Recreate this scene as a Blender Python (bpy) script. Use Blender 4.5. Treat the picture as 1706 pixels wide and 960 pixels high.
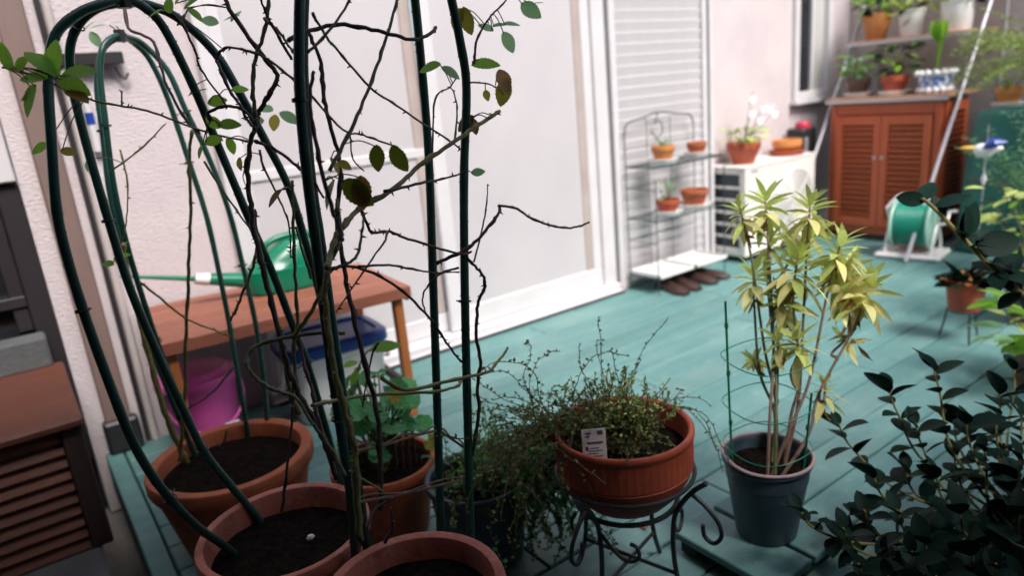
import bpy, math, random
from math import sin, cos, pi, radians as R
from mathutils import Vector as V, Matrix as MX
random.seed(7)
for o in list(bpy.data.objects): bpy.data.objects.remove(o)
sc = bpy.context.scene
col = sc.collection

# ------------------------------------------------------------ camera
CAM_H = 1.2
yaw, pit, rol = R(54.83), R(15.81), R(-5.34)
fw = V((cos(pit)*cos(yaw), cos(pit)*sin(yaw), -sin(pit)))
rt = fw.cross(V((0, 0, 1))).normalized(); up = rt.cross(fw)
rt, up = cos(rol)*rt + sin(rol)*up, -sin(rol)*rt + cos(rol)*up
cd = bpy.data.cameras.new('camera'); cam = bpy.data.objects.new('camera', cd); col.objects.link(cam)
cam.matrix_world = MX(((rt.x, up.x, -fw.x, 0), (rt.y, up.y, -fw.y, 0), (rt.z, up.z, -fw.z, CAM_H), (0, 0, 0, 1)))
cd.sensor_width = 36; cd.lens = 1164.5/1706*36; cd.clip_start = 0.02; cd.clip_end = 500
cd.dof.use_dof = True; cd.dof.focus_distance = 1.3; cd.dof.aperture_fstop = 2.1
sc.camera = cam

# ------------------------------------------------------------ sky, sun, exposure
SUN_EL, SUN_AZ = R(53), R(-93)            # azimuth measured from +x towards +y
w = bpy.data.worlds.new('World'); sc.world = w; w.use_nodes = True
nt = w.node_tree; bg = nt.nodes['Background']
sky = nt.nodes.new('ShaderNodeTexSky'); sky.sky_type = 'NISHITA'; sky.sun_disc = False
sky.sun_elevation = SUN_EL; sky.sun_rotation = pi/2 - SUN_AZ
sky.air_density = 1.0; sky.dust_density = 4.0; sky.ozone_density = 1.0
nt.links.new(sky.outputs[0], bg.inputs[0]); bg.inputs[1].default_value = 0.085
ld = bpy.data.lights.new('sun', 'SUN'); ld.energy = 1.5; ld.angle = R(20); ld.color = (1, .97, .95)
sun = bpy.data.objects.new('sun', ld); col.objects.link(sun)
sd = V((cos(SUN_EL)*cos(SUN_AZ), cos(SUN_EL)*sin(SUN_AZ), sin(SUN_EL)))
sun.rotation_euler = sd.to_track_quat('Z', 'Y').to_euler(); sun.location = sd*12
vs = sc.view_settings; vs.view_transform = 'Standard'; vs.look = 'None'; vs.exposure = 1.5; vs.gamma = 1.0
vs.use_curve_mapping = False
sc.render.engine = 'CYCLES'
sc.cycles.use_denoising = True
sc.cycles.max_bounces = 8; sc.cycles.transparent_max_bounces = 8

# ------------------------------------------------------------ materials
def mat(name, c1, c2=None, scale=6, stretch=(1, 1, 1), rough=.6, bump=0., bscale=80, bstretch=None, metal=0,
        rand=0., dirt=None, dscale=3, damt=.6, trans=0., spec=.5, contrast=.2, coat=0., bloom=None):
    m = bpy.data.materials.new(name); m.use_nodes = True; n = m.node_tree.nodes; L = m.node_tree.links
    b = n['Principled BSDF']; b.inputs['Roughness'].default_value = rough; b.inputs['Metallic'].default_value = metal
    b.inputs['Specular IOR Level'].default_value = spec; b.inputs['Coat Weight'].default_value = coat
    tc = n.new('ShaderNodeTexCoord')
    def noise(sc_, st, det=5, ro=.6):
        mp = n.new('ShaderNodeMapping'); mp.inputs['Scale'].default_value = st
        L.new(tc.outputs['Object'], mp.inputs[0])
        if rand:
            oi0 = n.new('ShaderNodeObjectInfo'); vm = n.new('ShaderNodeVectorMath'); vm.operation = 'SCALE'
            cb = n.new('ShaderNodeCombineXYZ')
            for q in range(3): L.new(oi0.outputs['Random'], cb.inputs[q])
            L.new(cb.outputs[0], vm.inputs[0]); vm.inputs['Scale'].default_value = 37.0
            L.new(vm.outputs[0], mp.inputs['Location'])
        t = n.new('ShaderNodeTexNoise'); t.inputs['Scale'].default_value = sc_; t.inputs['Detail'].default_value = det
        t.inputs['Roughness'].default_value = ro; L.new(mp.outputs[0], t.inputs[0]); return t
    c2 = c2 or tuple(min(1, x*1.25+.01) for x in c1)
    t = noise(scale, stretch); rp = n.new('ShaderNodeValToRGB')
    rp.color_ramp.elements[0].position = .5-contrast; rp.color_ramp.elements[1].position = .5+contrast
    rp.color_ramp.elements[0].color = (*c1, 1); rp.color_ramp.elements[1].color = (*c2, 1)
    L.new(t.outputs[0], rp.inputs[0]); out = rp.outputs[0]
    if dirt:
        t2 = noise(dscale, (1, 1, 1), 6, .65); r2 = n.new('ShaderNodeValToRGB')
        r2.color_ramp.elements[0].position = .48; r2.color_ramp.elements[1].position = .68
        r2.color_ramp.elements[0].color = (0, 0, 0, 1); r2.color_ramp.elements[1].color = (damt,)*3+(1,)
        L.new(t2.outputs[0], r2.inputs[0]); mx = n.new('ShaderNodeMix'); mx.data_type = 'RGBA'
        L.new(r2.outputs[0], mx.inputs['Factor']); L.new(out, mx.inputs['A']); mx.inputs['B'].default_value = (*dirt, 1)
        out = mx.outputs['Result']
    if bloom:
        t4 = noise(22, (1, 1, .6), 8, .72); r4 = n.new('ShaderNodeValToRGB')
        r4.color_ramp.elements[0].position = .56; r4.color_ramp.elements[1].position = .74
        r4.color_ramp.elements[0].color = (0, 0, 0, 1); r4.color_ramp.elements[1].color = (.75,)*3+(1,)
        L.new(t4.outputs[0], r4.inputs[0]); m4 = n.new('ShaderNodeMix'); m4.data_type = 'RGBA'
        L.new(r4.outputs[0], m4.inputs['Factor']); L.new(out, m4.inputs['A']); m4.inputs['B'].default_value = (*bloom, 1); out = m4.outputs['Result']
    if rand:
        oi = n.new('ShaderNodeObjectInfo'); mr = n.new('ShaderNodeMapRange')
        mr.inputs['To Min'].default_value = 1-rand; mr.inputs['To Max'].default_value = 1+rand
        L.new(oi.outputs['Random'], mr.inputs[0]); hs = n.new('ShaderNodeHueSaturation')
        L.new(mr.outputs[0], hs.inputs['Value']); L.new(out, hs.inputs['Color']); out = hs.outputs[0]
    L.new(out, b.inputs['Base Color'])
    if bump:
        t3 = noise(bscale, bstretch or stretch, 3); bp = n.new('ShaderNodeBump')
        bp.inputs['Strength'].default_value = bump; bp.inputs['Distance'].default_value = .01
        L.new(t3.outputs[0], bp.inputs['Height']); L.new(bp.outputs[0], b.inputs['Normal'])
    if trans:
        tr = n.new('ShaderNodeBsdfTranslucent'); L.new(out, tr.inputs[0]); ms = n.new('ShaderNodeMixShader')
        ms.inputs[0].default_value = trans; L.new(b.outputs[0], ms.inputs[1]); L.new(tr.outputs[0], ms.inputs[2])
        L.new(ms.outputs[0], n['Material Output'].inputs[0])
    return m

def leafmat(name, a, b, rough=.45, trans=.4, spec=.4):
    return mat(name, a, b, scale=14, rough=rough, trans=trans, spec=spec, rand=.3, contrast=.25, bump=.15, bscale=60)

M = dict(
 deck=mat('deck_paint', (.075, .20, .196), (.125, .262, .25), scale=5, stretch=(.25, 3, 1), rough=.5, bump=.35, bscale=30, bstretch=(.5, 10, 1), rand=.10, bloom=(.25, .35, .33), dirt=(.18, .305, .288), dscale=2.2, damt=.65),
 deck_dark=mat('joist_dark', (.02, .03, .03), rough=.9),
 concrete=mat('concrete', (.16, .15, .14), (.25, .24, .22), scale=9, rough=.9, bump=.4, bscale=120, dirt=(.07, .07, .06)),
 stucco=mat('stucco', (.55, .485, .50), (.62, .55, .56), scale=3, rough=.9, bump=.6, bscale=95, bstretch=(.6, 1, 1.3), dirt=(.47, .41, .42), dscale=1.4, damt=.5),
 stucco_grey=mat('stucco_back', (.43, .37, .35), (.50, .43, .41), scale=3, rough=.9, bump=.6, bscale=90, dirt=(.36, .31, .29), dscale=1.6, damt=.5),
 white=mat('white_aluminium', (.58, .56, .575), (.64, .62, .635), scale=5, rough=.42, bump=.03, dirt=(.6, .57, .55), dscale=4, damt=.35),
 pane=mat('frosted_pane', (.49, .46, .48), (.54, .51, .525), scale=1.6, rough=.24, bump=.10, bscale=260, dirt=(.46, .44, .46), dscale=.9, damt=.5, spec=.4),
 track=mat('brownish_stile', (.38, .31, .29), (.44, .37, .34), rough=.6, bump=.08),
 glass_dark=mat('dark_glass', (.012, .014, .016), (.03, .03, .035), scale=2, rough=.08),
 curtain=mat('pale_curtain', (.42, .43, .42), (.52, .52, .50), scale=3, stretch=(14, 1, .3), rough=.8),
 darkframe=mat('dark_bronze_frame', (.016, .013, .016), (.026, .021, .025), rough=.5, bump=.05),
 brownband=mat('brown_cladding', (.17, .115, .10), (.22, .15, .13), scale=4, stretch=(2, 1, .4), rough=.6, bump=.1),
 pipe=mat('grey_pvc', (.45, .40, .38), (.52, .47, .45), rough=.5),
 black=mat('black_plastic', (.012, .012, .014), (.025, .024, .026), rough=.45),
 blue=mat('blue_plastic', (.01, .045, .25), (.015, .06, .32), rough=.35),
 woodred=mat('red_brown_wood', (.23, .075, .04), (.32, .115, .06), scale=6, stretch=(.6, 6, 6), rough=.5, bump=.25, bscale=40, bstretch=(.5, 9, 9), rand=.12, dirt=(.16, .06, .04), dscale=4, damt=.5),
 woodslat=mat('louvre_wood', (.12, .034, .019), (.18, .056, .03), scale=7, stretch=(.5, 6, 6), rough=.5, bump=.3, bscale=40, bstretch=(.5, 9, 9), rand=.18, dirt=(.10, .05, .035), dscale=5, damt=.5),
 wooddark=mat('dark_stained_wood', (.028, .018, .015), (.05, .03, .025), scale=6, stretch=(5, 5, .5), rough=.6, bump=.2),
 benchleg=mat('orange_wood', (.36, .115, .03), (.46, .16, .05), scale=6, stretch=(5, 5, .5), rough=.5, bump=.2),
 benchtop=mat('bench_board', (.27, .085, .048), (.34, .12, .07), scale=6, stretch=(.5, 6, 6), rough=.55, bump=.25, bscale=40, bstretch=(.5, 9, 9), rand=.08, dirt=(.22, .09, .06), dscale=5, damt=.5),
 cabinet=mat('cabinet_wood', (.42, .082, .028), (.48, .105, .038), scale=6, stretch=(4, 4, .5), rough=.45, bump=.1, rand=.06),
 shelfwood=mat('shelf_board', (.33, .18, .11), (.42, .24, .15), scale=6, stretch=(5, .5, 5), rough=.6, bump=.1),
 silver=mat('aluminium_tube', (.40, .40, .43), (.50, .50, .53), rough=.35, metal=.55),
 terra=mat('terracotta', (.37, .092, .034), (.46, .125, .05), scale=7, rough=.75, bump=.2, bscale=90, rand=.10, bloom=(.48, .26, .17), dirt=(.20, .06, .03), dscale=11, damt=.75),
 terra_pink=mat('terracotta_pinkish', (.42, .13, .085), (.50, .17, .115), scale=7, rough=.75, bump=.25, bscale=90, rand=.06, bloom=(.52, .33, .26), dirt=(.22, .065, .038), dscale=11, damt=.8),
 terra_red=mat('terracotta_red', (.36, .062, .028), (.44, .085, .036), scale=7, rough=.6, bump=.15, bscale=90, bloom=(.40, .15, .09), dirt=(.20, .04, .02), dscale=9, damt=.7),
 terra_orange=mat('terracotta_orange', (.52, .19, .05), (.60, .25, .08), scale=7, rough=.6, bump=.1, rand=.08),
 potbrown=mat('brown_pot', (.10, .06, .045), (.15, .09, .07), rough=.6),
 potblue=mat('dark_blue_pot', (.028, .04, .06), (.05, .065, .09), rough=.5, bump=.1, dirt=(.10, .11, .12), dscale=9, damt=.4),
 potgrey=mat('slate_plastic_pot', (.035, .06, .085), (.055, .085, .11), rough=.45, bump=.05, dirt=(.14, .16, .18), dscale=9, damt=.35),
 potlip=mat('pink_grey_lip', (.34, .24, .25), (.42, .31, .32), rough=.5),
 white_glaze=mat('white_glaze', (.70, .69, .68), (.78, .77, .76), rough=.25, coat=.3),
 soil=mat('soil', (.005, .004, .003), (.011, .008, .006), scale=30, spec=.05, rough=.95, bump=1., bscale=70, dirt=(.035, .022, .016), dscale=55, damt=.5),
 iron=mat('black_iron', (.012, .012, .015), (.03, .03, .034), scale=20, rough=.5, bump=.1),
 wire=mat('green_black_wire', (.012, .03, .03), (.022, .045, .042), rough=.5),
 tube=mat('green_coated_tube', (.007, .05, .04), (.013, .072, .057), scale=12, rough=.33, bump=.12, bscale=140, dirt=(.03, .05, .04), dscale=10, damt=.5),
 can=mat('green_plastic', (.0, .15, .078), (.005, .20, .105), rough=.28, bump=.03),
 pink=mat('magenta_plastic', (.88, .12, .48), (.92, .16, .54), rough=.4),
 tubwhite=mat('translucent_white_plastic', (.70, .69, .71), (.76, .75, .77), rough=.4),
 hose=mat('green_hose', (.0, .22, .15), (.01, .30, .21), rough=.4, bump=.1),
 hosepale=mat('pale_green_plastic', (.30, .58, .48), (.38, .66, .56), rough=.35),
 tarp=mat('green_tarpaulin', (.012, .10, .085), (.022, .15, .125), scale=4, rough=.55, bump=.3, bscale=25),
 twine=mat('twine', (.13, .075, .05), (.20, .12, .08), scale=60, rough=.9, bump=.4),
 stem_y=mat('stem_yellow_green', (.14, .135, .035), (.27, .24, .07), scale=25, rough=.6, bump=.3, dirt=(.10, .055, .03), dscale=30, damt=.6),
 stem_g=mat('stem_green', (.075, .095, .033), (.15, .165, .06), scale=25, rough=.6, bump=.3, dirt=(.09, .05, .035), dscale=30, damt=.5),
 stem_d=mat('stem_dark', (.035, .018, .02), (.075, .038, .035), scale=25, rough=.6, bump=.3, dirt=(.11, .07, .04), dscale=24, damt=.4),
 stem_r=mat('stem_red_brown', (.09, .032, .02), (.15, .06, .035), scale=25, rough=.6, bump=.3),
 bark=mat('grey_brown_bark', (.15, .095, .07), (.24, .16, .12), scale=30, rough=.7, bump=.3),
 leaf=leafmat('leaf_green', (.19, .40, .035), (.27, .50, .06), trans=.6),
 leaf_yg=leafmat('leaf_yellow_green', (.30, .28, .03), (.42, .36, .06)),
 leaf_brown=leafmat('leaf_brown', (.16, .075, .02), (.34, .18, .05)),
 leaf_pale=leafmat('leaf_pale', (.20, .40, .19), (.28, .48, .25), trans=.55),
 leaf_spot=mat('leaf_spotted', (.16, .24, .02), (.30, .33, .03), scale=20, rough=.5, trans=.25, dirt=(.05, .025, .01), dscale=70, damt=1.),
 leaf_dark=leafmat('leaf_dark_glossy', (.005, .017, .012), (.010, .028, .020), rough=.42, trans=.06, spec=.06),
 leaf_euph=leafmat('leaf_lime', (.42, .54, .11), (.66, .72, .28)),
 leaf_euph2=leafmat('leaf_lime_yellow', (.70, .66, .22), (.84, .80, .42)),
 leaf_ger=leafmat('leaf_geranium', (.075, .32, .10), (.13, .42, .15), trans=.45),
 leaf_vine=leafmat('leaf_vine', (.07, .14, .045), (.14, .21, .075)),
 leaf_vine2=leafmat('leaf_vine_olive', (.17, .18, .05), (.26, .25, .08)),
 leaf_fern=leafmat('leaf_fern', (.10, .20, .05), (.18, .29, .08)),
 leaf_teal=leafmat('leaf_blue_green', (.05, .19, .12), (.09, .26, .17)),
 twig_red=mat('wiry_stem', (.07, .04, .02), (.13, .075, .03), rough=.7),
 flower=mat('white_petal', (.82, .80, .83), (.88, .86, .88), rough=.6, trans=.2),
 bluewhite=mat('blue_white_glaze', (.05, .16, .42), (.70, .74, .80), scale=30, rough=.25, contrast=.06),
 yellow=mat('yellow_paint', (.75, .48, .08), (.8, .55, .12), rough=.4),
 sign=mat('plastic_label', (.78, .75, .78), (.84, .81, .84), rough=.4),
 ink=mat('label_ink', (.10, .09, .12), (.16, .14, .18), rough=.6),
 red=mat('red_plastic', (.45, .02, .06), (.55, .03, .08), rough=.4),
 acgrille=mat('ac_coil', (.04, .05, .065), (.09, .105, .13), scale=120, stretch=(1, 1, .05), rough=.5, metal=.3),
 acwhite=mat('ivory_metal', (.68, .65, .62), (.74, .71, .68), rough=.42, dirt=(.58, .54, .50), dscale=4, damt=.4),
 shoe=mat('dark_leather', (.03, .014, .012), (.06, .028, .022), rough=.45, bump=.1),
 slab=mat('step_concrete', (.075, .078, .08), (.11, .115, .118), scale=9, rough=.9, bump=.4),
 fangrey=mat('fan_opening_grey', (.55, .535, .52), (.60, .58, .57), rough=.6),  # even pale grey of the fan opening disc
 print_=mat('blurred_print', (.20, .18, .20), rough=.6),
)

# ------------------------------------------------------------ mesh helpers
class MB:
    def __init__(s, off=(0, 0, 0)): s.v = []; s.f = []; s.off = V(off)
    def add(s, vs, fs):
        k = len(s.v); s.v += [tuple(V(p)-s.off) for p in vs]; s.f += [tuple(i+k for i in q) for q in fs]; return s
    def box(s, c, d, ch=None, rot=None):
        c = V(c); hx, hy, hz = d[0]/2, d[1]/2, d[2]/2
        if ch is None: ch = min(.004, min(hx, hy, hz)*.3)
        vs = []; idx = {}
        for sx in (-1, 1):
            for sy in (-1, 1):
                for sz in (-1, 1):
                    for ax in range(3):
                        p = [sx*(hx-ch), sy*(hy-ch), sz*(hz-ch)]; p[ax] = (sx*hx, sy*hy, sz*hz)[ax]
                        idx[(sx, sy, sz, ax)] = len(vs); q = V(p); vs.append(c+(rot @ q if rot else q))
        fs = []
        for sgn in (-1, 1):
            fs.append([idx[(sgn, a, b, 0)] for a, b in ((-1, -1), (1, -1), (1, 1), (-1, 1))][::sgn])
            fs.append([idx[(a, sgn, b, 1)] for a, b in ((-1, -1), (-1, 1), (1, 1), (1, -1))][::sgn])
            fs.append([idx[(a, b, sgn, 2)] for a, b in ((-1, -1), (1, -1), (1, 1), (-1, 1))][::sgn])
        for a in (-1, 1):
            for b in (-1, 1):
                e = [idx[(-1, a, b, 1)], idx[(1, a, b, 1)], idx[(1, a, b, 2)], idx[(-1, a, b, 2)]]; fs.append(e if a*b < 0 else e[::-1])
                e = [idx[(a, -1, b, 0)], idx[(a, 1, b, 0)], idx[(a, 1, b, 2)], idx[(a, -1, b, 2)]]; fs.append(e if a*b > 0 else e[::-1])
                e = [idx[(a, b, -1, 0)], idx[(a, b, 1, 0)], idx[(a, b, 1, 1)], idx[(a, b, -1, 1)]]; fs.append(e if a*b < 0 else e[::-1])
                for c_ in (-1, 1):
                    t = [idx[(a, b, c_, q)] for q in range(3)]; fs.append(t if a*b*c_ > 0 else t[::-1])
        return s.add(vs, fs)
    def span(s, a, b, ch=None):
        return s.box([(a[i]+b[i])/2 for i in range(3)], [abs(b[i]-a[i]) for i in range(3)], ch)
    def tube(s, pts, rad, n=8, cap=True, closed=False, knob=None):
        pts = [V(p) for p in pts]; m = len(pts)
        rad = list(rad) if hasattr(rad, '__len__') else [rad]*m
        vs = []; prev = None
        for i, p in enumerate(pts):
            if closed: t = pts[(i+1) % m]-pts[i-1]
            else: t = pts[min(i+1, m-1)]-pts[max(i-1, 0)]
            t = t.normalized() if t.length > 1e-9 else V((0, 0, 1))
            if prev is None:
                a = V((0, 0, 1)) if abs(t.z) < .9 else V((1, 0, 0)); nn = (a-t*a.dot(t)).normalized()
            else:
                nn = prev-t*prev.dot(t); nn = nn.normalized() if nn.length > 1e-6 else prev
            prev = nn; bb = t.cross(nn)
            for k in range(n):
                an = 2*pi*k/n; vs.append(p+(nn*cos(an)+bb*sin(an))*rad[i])
        fs = []
        for i in range(m if closed else m-1):
            j = (i+1) % m
            for k in range(n): fs.append((i*n+k, i*n+(k+1) % n, j*n+(k+1) % n, j*n+k))
        if cap and not closed: fs.append(tuple(range(n))[::-1]); fs.append(tuple((m-1)*n+k for k in range(n)))
        return s.add(vs, fs)
    def lathe(s, prof, n=40, c=(0, 0, 0), mod=None, ax='z', sy=1.):
        vs = []; fs = []; m = len(prof)
        for j, (r, z) in enumerate(prof):
            for k in range(n):
                a = 2*pi*k/n; rr = r*(mod(a, j) if mod else 1)
                x, y = rr*cos(a), rr*sin(a)*sy
                p = (x, y, z) if ax == 'z' else ((z, x, y) if ax == 'x' else (y, z, x))
                vs.append(V(c)+V(p))
        for j in range(m-1):
            for k in range(n): fs.append((j*n+k, j*n+(k+1) % n, (j+1)*n+(k+1) % n, (j+1)*n+k))
        if prof[0][0] > 1e-5: fs.append(tuple(range(n))[::-1])
        if prof[-1][0] > 1e-5: fs.append(tuple((m-1)*n+k for k in range(n)))
        return s.add(vs, fs)
    def quad(s, p, d, nrm, l, w_):
        d = V(d).normalized(); b = V(nrm).cross(d)
        b = b.normalized() if b.length > 1e-6 else d.orthogonal().normalized(); nn = d.cross(b); p = V(p)
        return s.add([p, p+d*l*.45+b*w_*.5+nn*l*.08, p+d*l, p+d*l*.45-b*w_*.5+nn*l*.08], [(0, 1, 2), (0, 2, 3)])
    def mesh(s, name, m, smooth=False):
        me = bpy.data.meshes.new(name); me.from_pydata(s.v, [], s.f); me.materials.append(M[m] if isinstance(m, str) else m)
        if smooth:
            me.polygons.foreach_set('use_smooth', [True]*len(me.polygons))
            if smooth != 'all': me.set_sharp_from_angle(angle=R(38))
        me.update(); return me
    def build(s, name, m, parent=None, smooth=False):
        o = bpy.data.objects.new(name, s.mesh(name, m, smooth)); col.objects.link(o); o.parent = parent; return o

def tag(o, label, cat, group=None, kind=None):
    if label: o['label'] = label
    if cat: o['category'] = cat
    if group: o['group'] = group
    if kind: o['kind'] = kind
    return o
def thing(name, label, cat, loc=(0, 0, 0), rz=0, group=None):
    o = bpy.data.objects.new(name, None); col.objects.link(o); o.location = loc; o.rotation_euler[2] = rz
    o.empty_display_size = .05
    return tag(o, label, cat, group)
def inst(name, me, parent, M4):
    o = bpy.data.objects.new(name, me); col.objects.link(o); o.parent = parent; o.matrix_local = M4; return o
def smoothpath(P, k=4):
    P = [V(p) for p in P]; out = []
    for i in range(len(P)-1):
        a, b, c, d = P[max(i-1, 0)], P[i], P[i+1], P[min(i+2, len(P)-1)]
        for q in range(k):
            t = q/k; out.append(.5*((2*b)+(c-a)*t+(2*a-5*b+4*c-d)*t*t+(3*b-a-3*c+d)*t**3))
    return out+[P[-1]]
def frame(p, d, up_=(0, 0, 1), s=1., roll=0., w_=1.):
    d = V(d).normalized(); u_ = V(up_); y = u_.cross(d)
    if y.length < 1e-3: y = V((0, 1, 0)).cross(d)
    y.normalize(); z = d.cross(y)
    y, z = y*cos(roll)+z*sin(roll), z*cos(roll)-y*sin(roll)
    return MX(((d.x*s, y.x*s*w_, z.x*s, p[0]), (d.y*s, y.y*s*w_, z.y*s, p[1]), (d.z*s, y.z*s*w_, z.z*s, p[2]), (0, 0, 0, 1)))
def leafmesh(name, m, wid, fold=.12, droop=.15, tip=1., n=7, pet=.0, wave=0., tooth=0.):
    """unit leaf along +X with folded midrib, drooping to the tip; petiole first if pet"""
    b = MB(); vs = []; fs = []
    for i in range(n+1):
        t = i/n; wd = wid*(sin(pi*t**tip)**.75)*.5 if 0 < t < 1 else 0.004
        if tooth: wd *= 1-tooth*(i % 2)
        x = pet+t*(1-pet); z = -droop*t*t
        wz = wave*sin(t*9)
        vs += [(x, wd, z+fold*wd*2+wz*wd), (x, 0, z), (x, -wd, z+fold*wd*2-wz*wd)]
    for i in range(n):
        a = i*3; fs += [(a, a+1, a+4, a+3), (a+1, a+2, a+5, a+4)]
    b.add(vs, fs)
    if pet: b.tube([(0, 0, .01), (pet, 0, 0)], .012, 4)
    return b.mesh(name, m, 'all')
def roundleaf(name, m, n=28):
    b = MB(); vs = [(0.5, 0, -.03)]; fs = []
    for ring, rr in ((0, .28), (1, .5)):
        for k in range(n):
            a = 2*pi*k/n; q = rr*(1+(.05*cos(a*7) if ring else 0))
            if abs(a-pi) < .25: q *= .62
            vs.append((.5+q*cos(a), q*sin(a), (.02 if ring == 0 else .05)+.035*cos(a*7+.4)*(1+ring)*.6))
    for k in range(n):
        fs.append((0, 1+k, 1+(k+1) % n)); fs.append((1+k, 1+n+k, 1+n+(k+1) % n, 1+(k+1) % n))
    b.add(vs, fs); return b.mesh(name, m, 'all')
LEAF = dict(
 rose=[leafmesh('rose_leaf', M[m], .62, .10, .10, .9, n=16, tooth=.1) for m in ('leaf', 'leaf_yg', 'leaf_brown', 'leaf_pale', 'leaf_spot')],
 dark=leafmesh('dark_leaf', M['leaf_dark'], .62, .14, .16, .9),
 fat=leafmesh('fat_leaf', M['leaf_dark'], .62, .08, .15, .9),
 euph=leafmesh('whorl_leaf', M['leaf_euph'], .27, .10, .22, .8),
 euph2=leafmesh('whorl_leaf_yellow', M['leaf_euph2'], .31, .10, .35, .8),
 euph3=leafmesh('withered_leaf', M['leaf_brown'], .2, .3, .3, .8, wave=.6),
 ger=roundleaf('scalloped_leaf', M['leaf_ger']), gery=roundleaf('yellow_scalloped_leaf', M['leaf_yg']),
 green=leafmesh('green_leaf', M['leaf'], .45, .1, .2), pale=leafmesh('pale_leaf', M['leaf_pale'], .5, .1, .25),
 lime=leafmesh('lime_leaf', M['leaf_euph'], .5, .1, .25), strap=leafmesh('strap_leaf', M['leaf_fern'], .12, .1, .5),
)
def rdir(zmin=-1., zmax=1.):
    z = random.uniform(zmin, zmax); a = random.uniform(0, 2*pi); q = math.sqrt(max(0, 1-z*z)); return V((q*cos(a), q*sin(a), z))
# world coordinates (metres) of the bent hoops, rose stems, leaves and shoots
HOOPS_A=[[(0.301,2.118,0.185),(0.301,2.118,0.235),(0.273,2.076,0.430),(0.249,2.049,0.626),(0.235,2.022,0.788),(0.228,2.003,0.936),(0.231,1.991,1.073),(0.244,1.989,1.203),(0.258,1.997,1.315),(0.276,2.003,1.377),(0.298,2.013,1.403),(0.327,2.031,1.415),(0.352,2.066,1.412),(0.387,2.089,1.395),(0.430,2.089,1.328),(0.454,2.089,1.223),(0.480,2.094,1.132),(0.502,2.094,1.020),(0.517,2.099,0.905),(0.523,2.105,0.776),(0.525,2.098,0.601),(0.519,2.101,0.436),(0.498,2.101,0.235),(0.498,2.101,0.185)],
 [(0.282,2.107,0.185),(0.282,2.107,0.235),(0.260,2.103,0.407),(0.239,2.110,0.587),(0.228,2.115,0.756),(0.227,2.115,0.908),(0.233,2.117,1.052),(0.249,2.117,1.189),(0.260,2.118,1.293),(0.280,2.109,1.365),(0.303,2.095,1.400),(0.337,2.074,1.414),(0.370,2.113,1.401),(0.403,2.141,1.361),(0.428,2.151,1.259),(0.445,2.140,1.086),(0.459,2.132,0.921),(0.458,2.122,0.726),(0.457,2.128,0.584),(0.445,2.111,0.358),(0.441,2.122,0.235),(0.441,2.122,0.185)]]
HOOPS_B=[[(0.220,1.439,0.250),(0.220,1.439,0.300),(0.166,1.432,0.393),(0.130,1.420,0.479),(0.103,1.409,0.568),(0.088,1.398,0.652),(0.077,1.407,0.776),(0.070,1.418,0.890),(0.068,1.429,0.987),(0.072,1.440,1.071),(0.093,1.460,1.191),(0.113,1.483,1.290),(0.140,1.498,1.360),(0.183,1.500,1.396),(0.225,1.505,1.413),(0.263,1.519,1.423),(0.297,1.536,1.412),(0.328,1.550,1.376),(0.357,1.542,1.267),(0.380,1.540,1.153),(0.410,1.516,0.980),(0.436,1.516,0.861),(0.458,1.523,0.744),(0.480,1.535,0.636),(0.496,1.542,0.490),(0.510,1.538,0.300),(0.510,1.538,0.250)],
 [(0.302,1.521,0.250),(0.302,1.521,0.300),(0.263,1.540,0.400),(0.228,1.557,0.494),(0.205,1.579,0.626),(0.184,1.606,0.767),(0.170,1.622,0.887),(0.165,1.637,1.014),(0.162,1.655,1.147),(0.163,1.666,1.265),(0.172,1.661,1.343),(0.193,1.638,1.390),(0.227,1.601,1.417),(0.270,1.552,1.422),(0.315,1.563,1.418),(0.364,1.563,1.391),(0.415,1.547,1.322),(0.448,1.536,1.231),(0.475,1.532,1.148),(0.504,1.519,1.042),(0.517,1.511,0.921),(0.527,1.508,0.808),(0.531,1.499,0.663),(0.528,1.482,0.486),(0.513,1.472,0.300),(0.513,1.472,0.250)]]
HOOPS_C=[[(0.395,1.188,0.260),(0.395,1.188,0.310),(0.401,1.166,0.492),(0.399,1.151,0.650),(0.402,1.145,0.814),(0.407,1.140,0.954),(0.413,1.143,1.086),(0.425,1.149,1.211),(0.443,1.154,1.313),(0.466,1.162,1.404),(0.507,1.174,1.513),(0.562,1.182,1.606),(0.627,1.178,1.656),(0.700,1.203,1.608),(0.747,1.215,1.508),(0.778,1.221,1.397),(0.796,1.227,1.293),(0.803,1.234,1.207),(0.768,1.225,1.030),(0.719,1.193,0.790),(0.667,1.150,0.550),(0.609,1.097,0.310),(0.609,1.097,0.260)],
 [(0.437,1.226,0.260),(0.437,1.226,0.310),(0.438,1.219,0.451),(0.439,1.223,0.610),(0.445,1.232,0.780),(0.452,1.239,0.931),(0.458,1.248,1.075),(0.472,1.255,1.211),(0.489,1.255,1.322),(0.510,1.252,1.419),(0.547,1.250,1.534),(0.591,1.235,1.616),(0.639,1.209,1.658),(0.700,1.260,1.615),(0.736,1.292,1.515),(0.757,1.318,1.412),(0.758,1.325,1.263),(0.743,1.314,1.081),(0.703,1.285,0.844),(0.640,1.231,0.532),(0.588,1.182,0.310),(0.588,1.182,0.260)]]
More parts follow.
